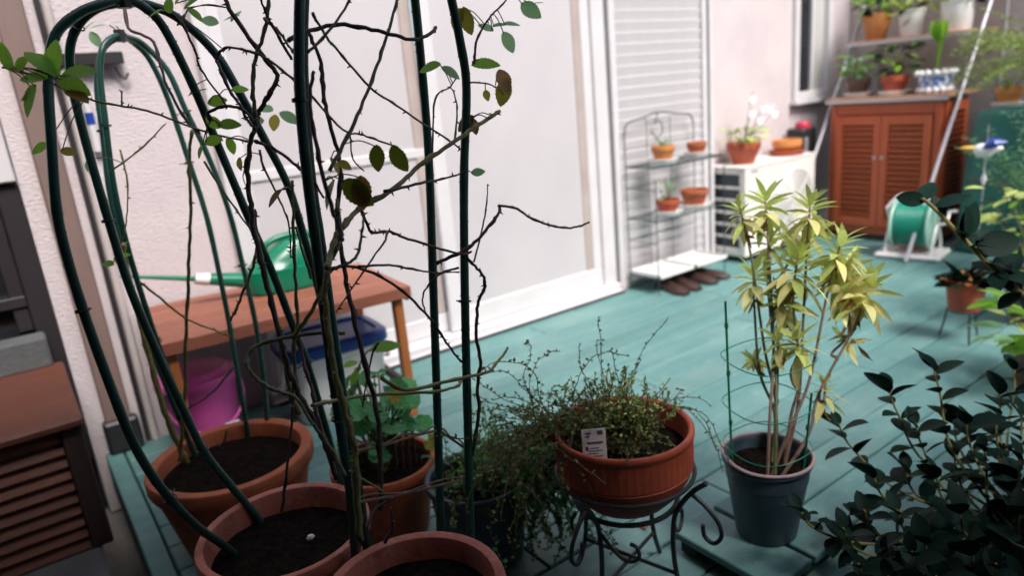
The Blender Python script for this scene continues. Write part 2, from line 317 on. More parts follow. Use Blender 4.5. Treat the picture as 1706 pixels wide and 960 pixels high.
ROSE_STEMS=[('A','y',0.0079,[(0.239,1.970,0.291),(0.225,1.967,0.383),(0.214,1.969,0.499),(0.214,1.984,0.676),(0.212,1.993,0.829),(0.218,1.974,0.918)]),
 ('A','y',0.0045,[(0.223,1.952,0.313),(0.240,1.923,0.404),(0.268,1.897,0.524),(0.283,1.875,0.626),(0.306,1.849,0.738),(0.330,1.827,0.861),(0.357,1.806,0.992),(0.370,1.786,1.098),(0.386,1.755,1.178)]),
 ('A','y',0.0022,[(0.458,1.564,1.141),(0.365,1.582,1.176),(0.284,1.593,1.220),(0.226,1.580,1.238),(0.176,1.560,1.253),(0.142,1.531,1.275),(0.118,1.494,1.293),(0.079,1.463,1.299),(0.051,1.425,1.307)]),
 ('A','y',0.0020,[(0.215,1.849,1.103),(0.271,1.791,1.142),(0.331,1.736,1.197)]),
 ('A','y',0.0018,[(0.245,1.685,1.241),(0.243,1.659,1.252),(0.243,1.632,1.266)]),
 ('A','y',0.0030,[(0.223,1.876,0.830),(0.256,1.868,0.784),(0.299,1.849,0.723),(0.355,1.827,0.682),(0.389,1.825,0.655)]),
 ('A','d',0.0030,[(0.377,1.808,0.578),(0.319,1.802,0.534),(0.249,1.808,0.504)]),
 ('A','d',0.0041,[(0.315,1.894,0.335),(0.332,1.889,0.354),(0.343,1.890,0.380)]),
 ('A','y',0.0021,[(0.246,1.868,1.147),(0.242,1.839,1.079),(0.227,1.821,1.020),(0.207,1.806,0.962)]),
 ('B','d',0.0053,[(0.411,1.264,0.471),(0.410,1.280,0.540),(0.397,1.306,0.609),(0.385,1.325,0.660),(0.380,1.342,0.720),(0.380,1.363,0.805),(0.382,1.386,0.894),(0.383,1.403,0.970),(0.389,1.412,1.030),(0.397,1.421,1.093),(0.415,1.421,1.149),(0.429,1.414,1.182),(0.437,1.409,1.204),(0.456,1.397,1.230),(0.477,1.388,1.266),(0.458,1.409,1.311),(0.438,1.433,1.363),(0.423,1.457,1.421)]),
 ('B','g',0.0039,[(0.418,1.378,1.182),(0.419,1.378,1.199),(0.424,1.383,1.237),(0.440,1.388,1.296),(0.464,1.383,1.340),(0.484,1.385,1.400),(0.493,1.386,1.432)]),
 ('B','d',0.0027,[(0.492,1.338,1.291),(0.478,1.345,1.330),(0.467,1.347,1.359),(0.458,1.350,1.395),(0.454,1.345,1.420)]),
 ('B','d',0.0032,[(0.308,1.777,1.452),(0.302,1.750,1.398),(0.334,1.703,1.364),(0.333,1.663,1.282),(0.347,1.612,1.199),(0.361,1.579,1.171)]),
 ('B','d',0.0024,[(0.357,1.530,1.389),(0.369,1.516,1.327),(0.373,1.517,1.293),(0.396,1.496,1.233),(0.403,1.501,1.215)]),
 ('B','d',0.0035,[(0.359,1.462,1.195),(0.358,1.462,1.211),(0.389,1.436,1.218),(0.412,1.408,1.205),(0.419,1.389,1.182)]),
 ('B','d',0.0028,[(0.396,1.475,1.307),(0.400,1.455,1.320),(0.412,1.426,1.323),(0.440,1.380,1.308)]),
 ('B','d',0.0029,[(0.397,1.486,1.306),(0.401,1.456,1.253),(0.409,1.428,1.218),(0.413,1.404,1.183),(0.418,1.388,1.175)]),
 ('B','g',0.0024,[(0.354,1.564,1.113),(0.370,1.496,1.039),(0.383,1.434,0.981)]),
 ('B','g',0.0024,[(0.436,1.448,1.129),(0.436,1.442,1.093),(0.446,1.424,1.044),(0.453,1.405,0.983),(0.442,1.394,0.912)]),
 ('B','d',0.0033,[(0.411,1.384,1.149),(0.429,1.340,1.134),(0.447,1.292,1.105),(0.459,1.248,1.075),(0.462,1.210,1.044)]),
 ('B','y',0.0036,[(0.388,1.424,0.963),(0.391,1.419,0.952),(0.371,1.417,0.905),(0.334,1.421,0.843),(0.310,1.425,0.806)]),
 ('B','g',0.0050,[(0.405,1.405,0.573),(0.395,1.410,0.617),(0.398,1.414,0.684),(0.399,1.431,0.785),(0.400,1.447,0.880),(0.399,1.453,0.946),(0.406,1.454,1.012)]),
 ('B','g',0.0037,[(0.400,1.373,0.654),(0.410,1.379,0.730),(0.426,1.374,0.785),(0.444,1.386,0.894),(0.460,1.393,0.983),(0.474,1.399,1.065)]),
 ('B','g',0.0030,[(0.466,1.362,0.868),(0.458,1.359,0.918),(0.451,1.360,0.978)]),
 ('B','g',0.0038,[(0.470,1.239,0.777),(0.416,1.261,0.787),(0.362,1.281,0.788),(0.316,1.292,0.783),(0.293,1.283,0.766),(0.292,1.257,0.743),(0.310,1.217,0.720),(0.335,1.177,0.709),(0.344,1.139,0.674),(0.358,1.093,0.624),(0.361,1.059,0.588)]),
 ('B','d',0.0043,[(0.410,1.255,0.517),(0.408,1.299,0.595),(0.416,1.328,0.649),(0.419,1.361,0.705),(0.430,1.390,0.767)]),
 ('B','d',0.0030,[(0.303,1.300,0.430),(0.318,1.304,0.472),(0.345,1.312,0.551),(0.371,1.323,0.636),(0.380,1.330,0.674)]),
 ('B','y',0.0028,[(0.469,1.381,1.368),(0.488,1.355,1.333),(0.498,1.336,1.299),(0.512,1.318,1.273)]),
 ('C','y',0.0056,[(0.321,0.923,0.554),(0.341,0.949,0.659),(0.348,0.959,0.691),(0.351,0.980,0.747),(0.354,1.002,0.807),(0.362,1.023,0.874),(0.374,1.037,0.927),(0.384,1.043,0.956)]),
 ('C','d',0.0041,[(0.383,0.980,0.550),(0.396,0.992,0.596),(0.418,1.017,0.701),(0.422,1.047,0.784),(0.428,1.078,0.871),(0.434,1.100,0.933),(0.445,1.124,1.011),(0.472,1.140,1.098),(0.477,1.166,1.173),(0.480,1.184,1.216),(0.491,1.200,1.272),(0.488,1.224,1.322)]),
 ('C','d',0.0037,[(0.437,1.192,1.309),(0.481,1.199,1.326),(0.541,1.190,1.332),(0.604,1.172,1.316),(0.656,1.162,1.301),(0.696,1.169,1.311),(0.721,1.188,1.324)]),
 ('C','g',0.0031,[(0.431,1.086,1.101),(0.489,1.112,1.161),(0.546,1.140,1.226),(0.600,1.171,1.295),(0.656,1.205,1.373),(0.689,1.240,1.410)]),
 ('C','g',0.0024,[(0.438,1.119,1.284),(0.482,1.120,1.317),(0.526,1.127,1.362),(0.544,1.142,1.383)]),
 ('C','g',0.0022,[(0.468,1.146,1.347),(0.494,1.165,1.310),(0.522,1.189,1.290),(0.568,1.186,1.227),(0.618,1.189,1.191),(0.666,1.194,1.157),(0.720,1.193,1.118),(0.759,1.209,1.095)]),
 ('C','y',0.0020,[(0.372,1.237,1.305),(0.402,1.218,1.288),(0.430,1.197,1.256),(0.453,1.178,1.224),(0.487,1.142,1.161),(0.512,1.129,1.150),(0.541,1.113,1.135),(0.566,1.100,1.122)]),
 ('C','y',0.0048,[(0.377,1.024,0.961),(0.405,1.066,0.980),(0.443,1.101,1.004),(0.492,1.129,1.027),(0.564,1.139,1.048),(0.633,1.156,1.081),(0.720,1.161,1.115),(0.789,1.175,1.142),(0.850,1.193,1.160)]),
 ('C','d',0.0028,[(0.528,1.102,1.051),(0.613,1.127,1.052),(0.674,1.167,1.047),(0.747,1.200,1.047)]),
 ('C','r',0.0028,[(0.489,1.122,1.030),(0.503,1.146,1.013),(0.521,1.160,0.975),(0.557,1.173,0.969),(0.599,1.175,0.946),(0.660,1.162,0.915),(0.706,1.162,0.896),(0.738,1.178,0.891)]),
 ('C','r',0.0020,[(0.538,1.133,0.977),(0.518,1.103,0.968),(0.484,1.079,0.952),(0.428,1.063,0.910),(0.387,1.042,0.883)]),
 ('C','d',0.0022,[(0.463,1.107,0.932),(0.528,1.126,0.917),(0.585,1.147,0.894),(0.644,1.167,0.870),(0.709,1.186,0.854)]),
 ('C','d',0.0028,[(0.393,1.090,0.924),(0.432,1.129,0.934),(0.487,1.148,0.916),(0.549,1.151,0.868),(0.608,1.146,0.790),(0.648,1.157,0.718),(0.685,1.176,0.666)]),
 ('C','d',0.0024,[(0.711,1.188,0.862),(0.679,1.207,0.855),(0.651,1.219,0.832),(0.636,1.221,0.807),(0.636,1.211,0.776)]),
 ('C','d',0.0036,[(0.657,1.182,0.885),(0.696,1.169,0.895),(0.726,1.162,0.906),(0.757,1.157,0.928),(0.793,1.153,0.958),(0.806,1.159,0.975)]),
 ('C','r',0.0025,[(0.803,1.162,0.976),(0.832,1.145,0.968),(0.856,1.126,0.945),(0.886,1.106,0.927),(0.918,1.086,0.916),(0.944,1.074,0.917),(0.964,1.068,0.922)]),
 ('C','r',0.0018,[(0.727,1.155,0.875),(0.758,1.162,0.932),(0.783,1.171,0.986),(0.796,1.182,1.021)]),
 ('C','d',0.0037,[(0.656,1.131,0.478),(0.685,1.133,0.563),(0.694,1.140,0.621),(0.707,1.140,0.669),(0.710,1.149,0.719),(0.725,1.154,0.787),(0.740,1.147,0.818),(0.741,1.149,0.845),(0.725,1.163,0.874),(0.715,1.171,0.896)]),
 ('C','y',0.0032,[(0.315,1.021,0.752),(0.356,1.054,0.732),(0.394,1.088,0.713),(0.464,1.100,0.694),(0.561,1.090,0.668),(0.626,1.107,0.653),(0.661,1.147,0.643)]),
 ('C','y',0.0034,[(0.432,1.007,0.764),(0.485,1.037,0.716),(0.576,1.050,0.697),(0.664,1.066,0.680),(0.720,1.106,0.668),(0.784,1.148,0.676)]),
 ('C','y',0.0034,[(0.324,1.075,0.852),(0.351,1.067,0.883),(0.376,1.061,0.917),(0.391,1.062,0.950),(0.415,1.058,0.987),(0.425,1.062,1.021),(0.429,1.073,1.058)]),
 ('C','g',0.0029,[(0.384,1.043,0.954),(0.413,1.039,0.956),(0.436,1.042,0.966),(0.456,1.055,0.997),(0.470,1.070,1.025)]),
 ('C','y',0.0024,[(0.344,0.986,0.637),(0.367,0.981,0.610),(0.391,0.973,0.584)]),
 ('C','d',0.0037,[(0.398,0.999,1.004),(0.402,1.011,1.021),(0.403,1.028,1.047),(0.407,1.057,1.114),(0.413,1.082,1.178),(0.423,1.098,1.218),(0.439,1.108,1.254)]),
 ('C','d',0.0024,[(0.820,1.222,1.257),(0.839,1.231,1.303),(0.871,1.228,1.342),(0.899,1.222,1.364),(0.923,1.220,1.386)]),
 ('C','g',0.0018,[(0.686,1.197,1.096),(0.723,1.226,1.195),(0.761,1.228,1.215),(0.784,1.238,1.232)]),
 ('C','g',0.0018,[(0.724,1.175,1.111),(0.752,1.197,1.169),(0.765,1.221,1.203),(0.770,1.242,1.215)]),
 ('C','g',0.0018,[(0.802,1.223,1.221),(0.849,1.218,1.215),(0.884,1.217,1.191)]),
 ('C','g',0.0015,[(0.504,1.153,1.150),(0.498,1.143,1.110),(0.509,1.128,1.088)]),
 ('C','g',0.0020,[(0.441,1.020,0.821),(0.433,1.045,0.785),(0.412,1.062,0.699)]),
 ('C','d',0.0030,[(0.372,0.959,0.503),(0.389,0.954,0.526),(0.393,0.963,0.559)]),
 ('C','d',0.0029,[(0.345,0.955,0.547),(0.369,0.968,0.562),(0.404,0.971,0.568)])]
TWINE=[(0.0027,[(0.332,0.935,0.609),(0.455,1.024,0.530),(0.607,1.096,0.459)]),
 (0.0027,[(0.347,0.950,0.686),(0.428,1.032,0.632),(0.522,1.106,0.586),(0.608,1.185,0.535)]),
 (0.0027,[(0.617,1.178,0.532),(0.624,1.150,0.523),(0.633,1.121,0.512)])]
ROSE_LEAVES=[('A',(0.118,1.344,1.283),(-0.555,0.412,0.722),0.063,0),
 ('A',(0.112,1.348,1.283),(0.179,0.244,0.953),0.063,0),
 ('A',(0.118,1.344,1.283),(0.774,-0.625,0.103),0.061,0),
 ('A',(0.116,1.345,1.281),(0.635,-0.545,-0.547),0.053,0),
 ('A',(0.103,1.355,1.282),(-0.724,0.673,0.148),0.051,0),
 ('A',(0.062,1.389,1.298),(-0.214,0.117,0.970),0.046,0),
 ('A',(0.064,1.387,1.298),(0.567,-0.623,0.539),0.035,0),
 ('A',(0.086,1.364,1.275),(-0.477,0.349,-0.807),0.059,0),
 ('A',(0.086,1.386,1.267),(-0.869,0.254,-0.424),0.031,0),
 ('A',(0.120,1.336,1.262),(0.514,-0.743,-0.428),0.047,2),
 ('A',(0.256,2.061,1.431),(0.749,0.115,0.652),0.038,3),
 ('A',(0.268,2.053,1.433),(0.819,-0.517,0.249),0.038,3),
 ('A',(0.267,2.052,1.427),(0.320,-0.251,-0.914),0.041,3),
 ('A',(0.095,1.579,1.180),(-0.832,0.454,-0.319),0.039,0),
 ('A',(0.108,1.565,1.167),(0.797,-0.535,-0.280),0.031,1),
 ('A',(0.173,1.765,1.141),(-0.424,-0.299,-0.855),0.033,3),
 ('A',(0.172,1.812,0.909),(0.879,-0.425,0.217),0.039,0),
 ('A',(0.171,1.809,0.896),(-0.585,0.791,0.179),0.036,0),
 ('A',(0.177,1.805,0.898),(0.377,0.075,0.923),0.030,0),
 ('B',(0.320,1.428,1.385),(0.038,0.487,0.872),0.035,0),
 ('B',(0.310,1.438,1.393),(-0.759,0.591,-0.274),0.035,0),
 ('B',(0.339,1.417,1.390),(0.611,-0.641,0.463),0.039,0),
 ('B',(0.345,1.413,1.393),(0.554,-0.414,-0.722),0.035,0),
 ('B',(0.329,1.426,1.399),(0.635,-0.101,0.766),0.030,0),
 ('B',(0.461,1.649,1.393),(-0.816,0.500,0.290),0.039,3),
 ('B',(0.469,1.644,1.396),(0.618,-0.749,0.238),0.042,3),
 ('B',(0.482,1.634,1.393),(0.719,0.048,0.693),0.036,3),
 ('B',(0.345,1.552,1.245),(0.812,-0.482,0.329),0.044,0),
 ('B',(0.374,1.526,1.228),(0.907,-0.405,0.118),0.039,0),
 ('B',(0.418,1.502,1.249),(0.942,-0.336,0.006),0.034,0),
 ('B',(0.366,1.453,1.185),(0.890,-0.454,-0.046),0.045,0),
 ('B',(0.376,1.438,1.161),(0.210,-0.124,-0.970),0.035,0),
 ('B',(0.373,1.447,1.180),(-0.615,0.539,0.575),0.038,0),
 ('B',(0.338,1.462,1.154),(0.927,-0.328,0.182),0.035,0),
 ('B',(0.336,1.463,1.152),(-0.513,0.015,-0.858),0.030,0),
 ('B',(0.544,1.652,1.201),(-0.481,0.819,0.314),0.045,3),
 ('B',(0.554,1.643,1.197),(0.747,-0.388,-0.540),0.050,3),
 ('B',(0.546,1.648,1.194),(-0.374,-0.375,-0.848),0.042,1),
 ('B',(0.523,1.660,1.183),(-0.939,0.345,-0.008),0.039,3),
 ('B',(0.400,1.470,1.119),(-0.196,-0.416,-0.888),0.029,1),
 ('B',(0.398,1.460,1.086),(0.018,0.035,-0.999),0.031,1),
 ('B',(0.438,1.358,1.055),(-0.716,0.218,-0.663),0.045,2),
 ('C',(0.448,1.119,1.120),(0.247,-0.372,-0.895),0.032,1),
 ('C',(0.456,1.110,1.113),(0.494,-0.701,-0.514),0.028,1),
 ('C',(0.419,1.040,1.092),(-0.489,0.049,-0.871),0.050,4),
 ('C',(0.428,1.033,1.089),(0.417,-0.624,-0.661),0.062,4),
 ('C',(0.452,1.018,1.094),(-0.218,-0.300,-0.929),0.055,2),
 ('C',(0.501,1.049,1.135),(-0.171,-0.142,-0.975),0.044,4),
 ('C',(0.528,1.053,1.129),(0.259,-0.410,-0.874),0.049,4),
 ('C',(0.817,1.236,1.366),(0.134,-0.090,-0.987),0.056,1),
 ('C',(0.813,1.239,1.364),(-0.418,0.144,-0.897),0.044,1),
 ('C',(0.897,1.256,1.328),(0.955,-0.254,0.155),0.040,3),
 ('C',(0.912,1.241,1.317),(0.327,-0.239,-0.914),0.048,3),
 ('C',(0.916,1.244,1.331),(0.963,-0.270,-0.015),0.040,3),
 ('C',(0.897,1.253,1.319),(-0.506,0.688,0.520),0.038,3),
 ('C',(0.956,1.229,1.370),(0.323,-0.729,-0.604),0.054,3),
 ('C',(0.967,1.219,1.365),(0.941,-0.293,0.169),0.035,3),
 ('C',(0.745,1.225,1.259),(-0.612,0.781,-0.127),0.050,0),
 ('C',(0.743,1.224,1.254),(0.754,-0.372,-0.542),0.043,3),
 ('C',(0.814,1.225,1.254),(0.842,-0.539,-0.019),0.060,0),
 ('C',(0.897,1.220,1.223),(-0.344,0.108,-0.933),0.059,1),
 ('C',(0.888,1.232,1.243),(-0.056,-0.510,-0.858),0.056,2),
 ('C',(0.807,1.222,1.156),(-0.617,0.516,-0.595),0.047,2),
 ('C',(0.801,1.225,1.153),(0.083,-0.320,-0.944),0.037,2),
 ('C',(0.764,1.189,1.047),(0.725,-0.688,0.035),0.029,3),
 ('C',(0.837,1.217,1.204),(-0.179,-0.532,-0.828),0.026,1)]
WHORLS=[((1.497,1.090,0.861),0.80),
 ((1.617,1.097,0.867),1.00),
 ((1.617,0.969,0.865),1.00),
 ((1.605,1.070,0.764),0.90),
 ((1.610,0.880,0.777),1.05),
 ((1.535,0.948,0.746),1.20),
 ((1.505,1.054,0.698),0.90),
 ((1.658,0.833,0.664),1.10),
 ((1.624,0.895,0.665),1.00),
 ((1.503,0.975,0.649),1.00),
 ((1.515,0.855,0.436),0.75),
 ((1.466,0.908,0.563),0.90),
 ((1.702,1.004,0.769),0.95),
 ((1.719,0.925,0.686),1.00),
 ((1.451,1.015,0.476),0.50),
 ((1.442,0.949,0.560),0.70),
 ((1.599,0.868,0.534),0.60)]
SHRUB_TIPS=[(1.767,0.716,0.439),(1.664,0.774,0.397),(1.500,0.810,0.350),(1.254,0.760,0.255),(1.940,0.626,0.345),(1.971,0.581,0.281),(1.751,0.626,0.330),(1.669,0.707,0.324),(1.467,0.704,0.270),(1.297,0.680,0.221),(1.687,0.562,0.307),(1.704,0.501,0.240),(1.564,0.610,0.269),(1.428,0.629,0.229),(1.490,0.528,0.249),(1.557,0.456,0.178),(1.245,0.617,0.192),(1.394,0.555,0.207),(1.830,0.590,0.313),(1.727,0.636,0.238),(1.607,0.694,0.231),(1.413,0.694,0.205),(1.440,0.481,0.195),(1.674,0.487,0.320),(2.150,0.664,0.335),(1.244,0.556,0.198),(1.321,0.499,0.190),(1.393,0.438,0.158),(1.453,0.397,0.163),(1.880,0.701,0.256),(1.593,0.451,0.237),(1.294,0.536,0.240),(1.303,0.448,0.188),(1.423,0.432,0.202)]
RUBBER_STEM=[(2.067,0.519,0.482),(2.003,0.596,0.571),(1.949,0.663,0.655),(1.898,0.732,0.749),(1.864,0.778,0.815),(1.843,0.804,0.847)]
RUBBER_LEAVES=[((1.846,0.800,0.840),(0.751,0.120,0.649),0.071),
 ((1.849,0.797,0.839),(-0.396,0.901,0.181),0.068),
 ((1.866,0.779,0.822),(0.543,-0.711,0.446),0.081),
 ((1.873,0.766,0.799),(0.246,0.484,0.840),0.062),
 ((1.897,0.731,0.745),(0.529,-0.200,0.825),0.099),
 ((1.907,0.721,0.737),(-0.030,-0.052,0.998),0.086),
 ((1.920,0.703,0.713),(0.703,-0.678,0.213),0.111),
 ((1.933,0.686,0.689),(0.619,0.160,0.769),0.092),
 ((1.954,0.658,0.650),(0.907,-0.051,0.418),0.105),
 ((1.967,0.640,0.626),(0.105,-0.269,0.957),0.092),
 ((1.975,0.629,0.611),(-0.679,0.700,0.222),0.086),
 ((1.931,0.685,0.682),(0.382,-0.886,-0.262),0.074),
 ((1.984,0.618,0.595),(0.064,0.521,0.851),0.074),
 ((1.907,0.721,0.737),(-0.908,0.417,-0.032),0.062),
 ((1.975,0.629,0.611),(0.630,-0.246,-0.737),0.086)]
# ============================================================ the setting
g = MB(); g.add([(-40, -40, -.26), (40, -40, -.26), (40, 40, -.26), (-40, 40, -.26)], [(0, 1, 2, 3)])
tag(g.build('ground', 'concrete'), None, None, kind='structure')
dk = MB()
dk.span((.1, -.72, -.10), (5.33, 2.915, -.042))
for x in (.16, 1.2, 2.3, 3.4, 4.5): dk.span((x, -.7, -.255), (x+.08, 2.9, -.102))
deck = tag(dk.build('deck', 'deck_dark'), None, None, kind='structure')
MB().span((.09, -.74, -.16), (.148, 2.92, 0), .004).build('border_board', 'deck', deck)
pitch = .14; rows = range(-13, 13)
for r_ in rows:
    y0 = 1.11+pitch*r_; y1 = y0+pitch-.0055
    xs = [.152]+sorted(random.uniform(.9, 5.0) for _ in range(2))+[5.33]
    if xs[2]-xs[1] < .5: xs = [xs[0], xs[1], xs[3]]
    for a, b in zip(xs, xs[1:]):
        z = random.uniform(-.0025, .0)
        o = MB((0, 0, 0)).box((0, 0, 0), (b-a-.004, y1-y0, .036), .004).build('plank', 'deck', deck)
        o.location = ((a+b)/2, (y0+y1)/2, z-.018); o.rotation_euler[2] = random.uniform(-.0006, .0006)
# step slab left of the deck
MB().span((-1.19, -.7, -.25), (.0, 2.92, .0), .01).build('step_slab', 'slab')
tag(bpy.data.objects['step_slab'], None, None, kind='structure')

# ============================================================ house
YW = 2.938
H0 = thing('house', 'pinkish stucco house with white sliding doors and louvred shutter facing the deck', 'house', (0, YW, 0))
def hb(name, a, b, m, ch=None, parent=None, sm=False):
    return MB().span((a[0], a[1]-YW, a[2]), (b[0], b[1]-YW, b[2]), ch).build(name, m, parent or H0, sm)
hw = MB((0, YW, 0))
for a, b in (((.058, YW, -.25), (.735, YW+.14, 3.2)), ((.735, YW, 2.05), (2.80, YW+.14, 3.2)), ((.735, YW+.02, -.25), (2.80, YW+.14, -.002)),
             ((2.80, YW+.0, -.25), (4.64, YW+.14, 3.2)), ((4.64, YW, -.25), (5.09, YW+.14, .93)), ((4.64, YW, 1.95), (5.09, YW+.14, 3.2)),
             ((5.09, YW, -.25), (5.5, YW+.14, 3.2))):
    hw.span(a, b, .001)
hw.build('wall', 'stucco', H0)
# eaves over the wall
# sliding door
SD = MB((0, YW, 0)); SD.span((.735, 2.90, 1.98), (2.80, 3.02, 2.05)); SD.span((.71, 2.885, -.01), (.765, 2.99, 2.06)); SD.span((2.70, 2.885, -.01), (2.795, 2.99, 2.06))
sdoor = SD.build('sliding_door', 'white', H0)
def sb(name, a, b, m, ch=None): return hb(name, a, b, m, ch, sdoor)
sb('sill', (.72, 2.855, -.005), (2.80, 2.985, .052), 'white', .006)
sb('sill_lip', (.72, 2.835, .0), (2.80, 2.853, .018), 'white', .004)
sb('sill_seal', (.74, 2.828, -.004), (2.80, 2.834, .012), 'black', .001)
sb('lower_rail', (1.70, 2.90, .054), (2.70, 2.925, .165), 'white', .005)
sb('upper_rail', (1.70, 2.90, 1.90), (2.70, 2.925, 1.98), 'white', .005)
sb('meeting_stile', (1.655, 2.898, .054), (1.735, 2.926, 1.98), 'white', .006)
sb('end_stile', (2.635, 2.901, .166), (2.70, 2.924, 1.899), 'white', .005)
sb('grey_edge_stile', (2.585, 2.906, .166), (2.634, 2.92, 1.899), 'track', .003)
sb('pane', (1.736, 2.910, .166), (2.584, 2.918, 1.899), 'pane', .001)
sb('lower_rail', (.766, 2.945, .054), (1.70, 2.968, .15), 'white', .005)
sb('middle_rail', (.83, 2.944, .93), (1.654, 2.966, .975), 'white', .004)
sb('jamb_stile', (.766, 2.945, .151), (.83, 2.967, 1.98), 'white', .005)
sb('inner_stile', (1.60, 2.946, .151), (1.66, 2.967, 1.98), 'track', .004)
sb('pane', (.83, 2.953, .151), (1.60, 2.960, .93), 'pane', .001)
sb('pane', (.83, 2.953, .975), (1.60, 2.960, 1.98), 'pane', .001)
# shutter (louvred storage for the rain shutters)
sh = MB((0, YW, 0))
sh.span((2.815, 2.87, .0), (2.86, 2.937, 2.1)); sh.span((3.585, 2.87, .0), (3.625, 2.937, 2.1)); sh.span((2.86, 2.87, 2.04), (3.585, 2.937, 2.1)); sh.span((2.86, 2.872, -.0), (3.585, 2.937, .04))
sh.span((2.86, 2.925, .04), (3.585, 2.936, 2.04))
shut = sh.build('louvred_shutter', 'white', H0)
slat = MB().box((0, 0, 0), (.724, .007, .064), .002, MX.Rotation(R(15), 3, 'X')).mesh('slat', 'white')
k = 0
while .07+k*.0585 < 2.03:
    inst('slat', slat, shut, MX.Translation((3.2225, 2.893-YW, .07+k*.0585))); k += 1
hb('shutter_post', (3.64, 2.86, -.0), (3.672, 2.937, 2.15), 'white', .004)
hb('corner_bracket', (2.796, 2.84, .0), (2.822, 2.869, .03), 'track')
# small window
wn = MB((0, YW, 0))
wn.span((4.62, 2.905, .945), (4.672, 3.0, 1.97)); wn.span((5.03, 2.905, .945), (5.085, 3.0, 1.97)); wn.span((4.672, 2.905, .945), (5.03, 3.0, 1.0)); wn.span((4.672, 2.905, 1.92), (5.03, 3.0, 1.97))
win = wn.build('narrow_window', 'white', H0)
hb('window_sill', (4.60, 2.875, .915), (5.10, 2.937, .942), 'white', .004, win)
hb('pane', (4.672, 2.945, 1.0), (4.85, 2.952, 1.92), 'glass_dark', .001, win)
hb('mullion', (4.85, 2.925, 1.0), (4.875, 2.96, 1.92), 'white', .003, win)
hb('curtained_pane', (4.875, 2.945, 1.0), (5.03, 2.952, 1.92), 'curtain', .001, win)
# pipes and cladding at the corner
hb('cladding_strip', (.118, 2.905, -.02), (.205, 2.937, 3.1), 'brownband', .006)
MB((0, YW, 0)).tube([(.268, 2.912, z) for z in (0, .8, 1.6, 3.1)], .014, 12).build('downpipe', 'pipe', H0, True)
hb('dark_strip', (.236, 2.918, .0), (.252, 2.937, 3.1), 'darkframe', .002)  # thin dark strip running alongside the downpipe
MB((0, YW, 0)).tube([(.315, 2.918, z) for z in (1.12, 1.2, 1.34)], .013, 12).build('white_sleeve', 'white', H0, True)
MB((0, YW, 0)).tube([(.315, 2.918, z) for z in (1.215, 1.255)], .0145, 12).build('blue_band', 'blue', H0, True)
br = MB((0, YW, 0)); br.span((.20, 2.90, 1.435), (.46, 2.936, 1.452)); br.span((.20, 2.886, 1.412), (.46, 2.90, 1.452)); br.build('black_bracket', 'black', H0)
MB((0, YW, 0)).tube([(.43, 2.91, 1.40), (.44, 2.91, 1.37), (.455, 2.91, 1.36), (.468, 2.91, 1.38)], .004, 6).build('hook', 'black', H0, True)
hb('black_base_box', (.105, 2.875, .0), (.225, 2.936, .13), 'black', .01)  # plain black box at the wall base, under the cladding strip
# dark window left of the corner
dw = MB((0, YW, 0)); dw.span((-.012, 2.925, .0), (.055, 3.0, 1.045)); dw.span((-.9, 2.93, .62), (-.012, 2.99, .66)); dw.span((-.06, 2.94, .53), (-.013, 2.99, 1.045)); dw.span((-.9, 2.93, .0), (-.012, 2.99, .40))
dwin = dw.build('dark_window', 'darkframe', H0)
hb('pane', (-.9, 2.985, .4), (-.013, 2.995, 1.05), 'glass_dark', .001, dwin)
hb('window_ledge', (-.9, 2.83, .415), (.012, 2.929, .525), 'slab', .008, dwin)
hb('shutter_box', (-.9, 2.90, 1.05), (.053, 3.0, 2.1), 'white', .006)
hb('upper_wall', (-.9, 2.938, 2.1), (.055, 3.08, 3.2), 'stucco', .001)
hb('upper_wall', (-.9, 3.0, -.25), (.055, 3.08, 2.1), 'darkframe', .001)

# back wall
bw = MB(); bw.span((5.36, -6.0, -.25), (5.5, 2.936, 2.9), .003)
tag(bw.build('boundary_wall', 'stucco_grey'), 'plain greyish stucco wall behind the shelves at the deck end', 'wall')
bpy.data.objects['boundary_wall'].location = (0, 0, 0)

# unseen dark walls and overhead slab, added to shade the near deck
shade = thing('shade_walls', 'added unseen dark walls and overhead slab that shade the near end of the deck', 'house', (-1, -.75, -.25))
MB().span((-1.5, -.2, 0), (2.15, .0, 4.6), .01).build('wall', 'darkframe', shade)  # added blocker behind the camera, keeps sun off the pots
MB().span((2.152, -.2, 0), (3.9, .0, 2.5), .01).build('low_shade_wall', 'darkframe', shade)
MB().span((-.35, .002, 0), (-.2, 3.6, 4.0), .01).build('side_shade_wall', 'darkframe', shade)
MB().span((-.198, .002, 2.45), (2.12, 1.80, 2.62), .01).build('shade_slab', 'darkframe', shade)  # added overhead blocker, out of view

# ============================================================ wood louvre cabinet at the left
lc = thing('louvred_air_conditioner_cover', 'red-brown wooden louvred box beside the dark window off the deck', 'cover', (-.3, 2.24, 0.0))
MB().box((0, .30, .405), (.68, .64, .03), .008).build('top_panel', 'woodslat', lc)
for x in (-.305, .305): MB().box((x, .02, .195), (.055, .04, .388)).build('front_stile', 'wooddark', lc)
MB().box((0, .33, .2), (.62, .54, .37)).build('inner_shell', 'wooddark', lc)
sm_ = MB().box((0, 0, 0), (.553, .008, .042), .002, MX.Rotation(R(-28), 3, 'X')).mesh('slat', 'woodslat')
for i in range(10): inst('slat', sm_, lc, MX.Translation((0, .02, .022+i*.0385)))

